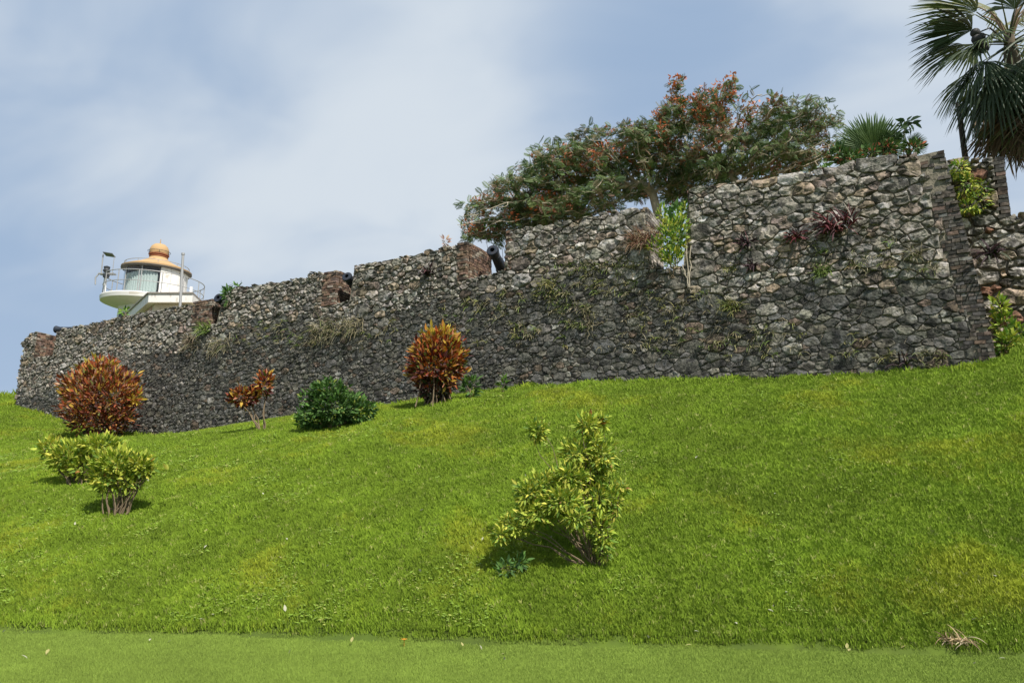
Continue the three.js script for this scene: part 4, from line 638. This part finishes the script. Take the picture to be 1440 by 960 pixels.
  bush('understorey_shrub', 'dark undergrowth glimpsed through the parapet gap behind the bright green bush', 'shrub', null, [[940, 335, 28, 34, 420], [955, 300, 16, 16, 120]], { base: bb(942, 360, 18), palette: GREEN, leaf: LEAF_W, size: 0.16, stems: 8, stemR: 0.015, seed: 75, spread: 0.5 });
  bush('understorey_shrub', 'dark green undergrowth beside the raised cannon under the left flamboyant branches', 'shrub', null, [[690, 322, 26, 14, 220], [745, 305, 34, 12, 260], [800, 296, 30, 10, 200]], { base: bb(740, 330, 21.5), palette: GREEN, leaf: LEAF_W, size: 0.17, stems: 12, stemR: 0.015, seed: 74, spread: 1 });
}

// ───────── grass ─────────
function grassTuft(R, n, spread, wid) { const pos = [], idx = []; for (let i = 0; i < n; i++) { const a = R() * 6.283, r = Math.sqrt(R()) * spread, L = 0.6 + R() * 0.55, lean = 0.25 + R() * 0.6, b = R() * 6.283, x = Math.cos(a) * r, z = Math.sin(a) * r, lx = Math.cos(b) * lean, lz = Math.sin(b) * lean, w = wid * (0.7 + R() * 0.6), f = R() * 6.283, wx = Math.cos(f) * w, wz = Math.sin(f) * w, s = pos.length / 3;
  pos.push(x - wx, 0, z - wz, x + wx, 0, z + wz, x + lx * 0.28 * L - wx * 0.8, L * 0.55, z + lz * 0.28 * L - wz * 0.8, x + lx * 0.28 * L + wx * 0.8, L * 0.55, z + lz * 0.28 * L + wz * 0.8, x + lx * 0.8 * L, L * (0.98 - 0.3 * lean), z + lz * 0.8 * L); idx.push(s, s + 1, s + 2, s + 1, s + 3, s + 2, s + 2, s + 3, s + 4); } return rawGeo(pos, idx); }
{
  const R = rng(801), N = 640000, slope = [], lawn = [];
  const inWall = (x, z) => { const dx = x - P0.x, dz = z - P0.z, u = dx * U.x + dz * U.z, d = dx * NH.x + dz * NH.z; return d < 0.10 && u > -33 && u < 0.35 || d < -FL0 + 0.1 && u >= 0.3; };
  for (let i = 0; i < N; i++) {
    const Z = 4.6 * Math.pow(33 / 4.6, R()), x = (R() * 2 - 1) * (0.74 * Z + 1.0), z = -Z; if (inWall(x, z)) continue;
    const td = toeDist(x, z), y = height(x, z), s = clamp(Z / 9, 0.75, 2.4);
    const p1 = fbm(x * 0.45, 2.1, z * 0.45, 4), p2 = N3(x * 2.3, 5, z * 2.3), p3 = N3(x * 0.9 + 20, 7, z * 0.9);
    if (td < 0.02) {
      const h = (0.026 + R() * 0.02) * (1 + 0.3 * p2), k = 1 + 0.30 * p1 + 0.12 * p2 + (R() - 0.5) * 0.3; lawn.push({ m: basis(V3(x, y - 0.004, z), V3((R() - 0.5) * 0.3, 1, (R() - 0.5) * 0.3), V3(Math.cos(i), 0, Math.sin(i)), h, 0.028 * s), c: [0.258 * k, 0.355 * k, 0.06 * k] });
    } else {
      const wd = (x - P0.x) * NH.x + (z - P0.z) * NH.z, foot = wd < 0.45 ? 1 + R() * 1.5 * (1 - wd / 0.45) : 1, edge = td < 0.2 ? 0.75 : 1, h = (0.046 + R() * 0.046) * (1 + 0.35 * p2 + 0.3 * p3) * edge * foot * (0.8 + 0.2 * s), dry = sstep(0.05, 0.38, p1 + 0.25 * p2 + (R() - 0.5) * 0.25), k = (1 + 0.24 * p3 + 0.16 * p2 + 0.25 * p1) * (0.86 + R() * 0.30); const straw = R() < 0.028;
      slope.push({ m: basis(V3(x, y - 0.006, z), V3((R() - 0.5) * 0.5, 1, (R() - 0.5) * 0.5 + 0.15), V3(Math.cos(i), 0, Math.sin(i)), h, 0.036 * s), c: straw ? [0.42, 0.44, 0.13] : [mix(0.215, 0.272, dry) * k, mix(0.318, 0.318, dry) * k, 0.026 * k] });
    }
  }
  { // broad-leaved weeds in loose patches
    const w = []; for (let i = 0; i < 90000 && w.length < 16000; i++) { const Z = 6.6 * Math.pow(26 / 6.6, R()), x = (R() * 2 - 1) * (0.74 * Z + 0.5), z = -Z; if (toeDist(x, z) < 0.05 || inWall(x, z) || fbm(x * 0.6 + 40, 1.2, z * 0.6, 3) + 0.35 * N3(x * 3, 9, z * 3) + (x < 0 ? 0.1 : 0) < 0.26) continue; const k = 0.8 + R() * 0.5; w.push({ m: basis(V3(x, height(x, z) + 0.03 + R() * 0.03, z), rdir(R).setY(0.3), V3(0.2, 1, 0.3).addScaledVector(rdir(R), 0.4), (0.024 + R() * 0.028) * clamp(Z / 10, 0.9, 1.6)), c: R() < 0.2 ? [0.34 * k, 0.38 * k, 0.08 * k] : [0.215 * k, 0.33 * k, 0.03 * k] }); }
    tag(instances('bank_weeds', LEAF_W, leafM, w), 'broad leafed low weeds scattered in patches through the bank grass', 'weeds');
  }
  const gm = leafMat({ roughness: 0.75, specularIntensity: 0.35, transmission: 0.25 });
  console.log('grass', slope.length, lawn.length);
  const a = instances('slope_grass', grassTuft(rng(5), 8, 0.9, 0.075), gm, slope); tag(a, 'rough long green grass covering the sloping bank', 'grass');
  const b = instances('lawn_grass', grassTuft(rng(6), 9, 1.0, 0.07), gm, lawn); tag(b, 'short mown pale green grass at the foot of the bank', 'grass');
}
{ // a wad of dead cut grass and a few fallen scraps
  const R = rng(901), p = onTerrain(1350, 915), o = [];
  for (let i = 0; i < 70; i++) { const d = rdir(R); d.y = Math.abs(d.y) * 0.7; d.normalize(); o.push(paint(bladeStrip(R, V3((R() - 0.5) * 0.2, 0.03 + R() * 0.04, (R() - 0.5) * 0.15), d, 0.08 + R() * 0.14, 0.009, 1.2, d.clone().cross(rdir(R)).normalize()).toNonIndexed(), jitterCol(pick([[3, [0.36, 0.26, 0.14]], [2, [0.26, 0.18, 0.10]], [1, [0.46, 0.38, 0.24]]], R), R))); }
  const m = mesh('dead_grass_wad', merge(o), strapMat); m.position.copy(p); tag(m, 'small wad of dead brown grass at the toe of the bank on the right', 'dead grass');
  const f = onTerrain(568, 912), q = []; for (let i = 0; i < 7; i++) { const g = LEAF_W.clone(); g.applyMatrix4(basis(V3(0, 0.07, 0), V3(Math.cos(i * 0.9), 0.7, Math.sin(i * 0.9)), V3(0, 1, 0), 0.04)); q.push(g); } q.push(line(V3(0, -0.02, 0), V3(0, 0.075, 0), 0.003, 4));
  const fm = mesh('orange_flower', merge(q), leafMat({ color: lin(0.62, 0.30, 0.02) })); fm.position.copy(f); tag(fm, 'single small orange flower at the edge of the mown lawn', 'flower');
  const lit = []; for (let i = 0; i < 110; i++) { const pt = onTerrain(R() * 1440, 620 + R() * 320), s = 0.02 + R() * 0.025; lit.push({ m: basis(pt.add(V3(0, 0.05, 0)), rdir(R), V3(0, 1, 0), s * 1.6), c: R() > 0.5 ? [0.55, 0.53, 0.40] : [0.46, 0.42, 0.16] }); }
  const l = instances('fallen_leaves', LEAF_W, leafM, lit); tag(l, 'tiny pale fallen leaves scattered over the grass bank', 'leaves');
}
renderer.render(scene, camera);
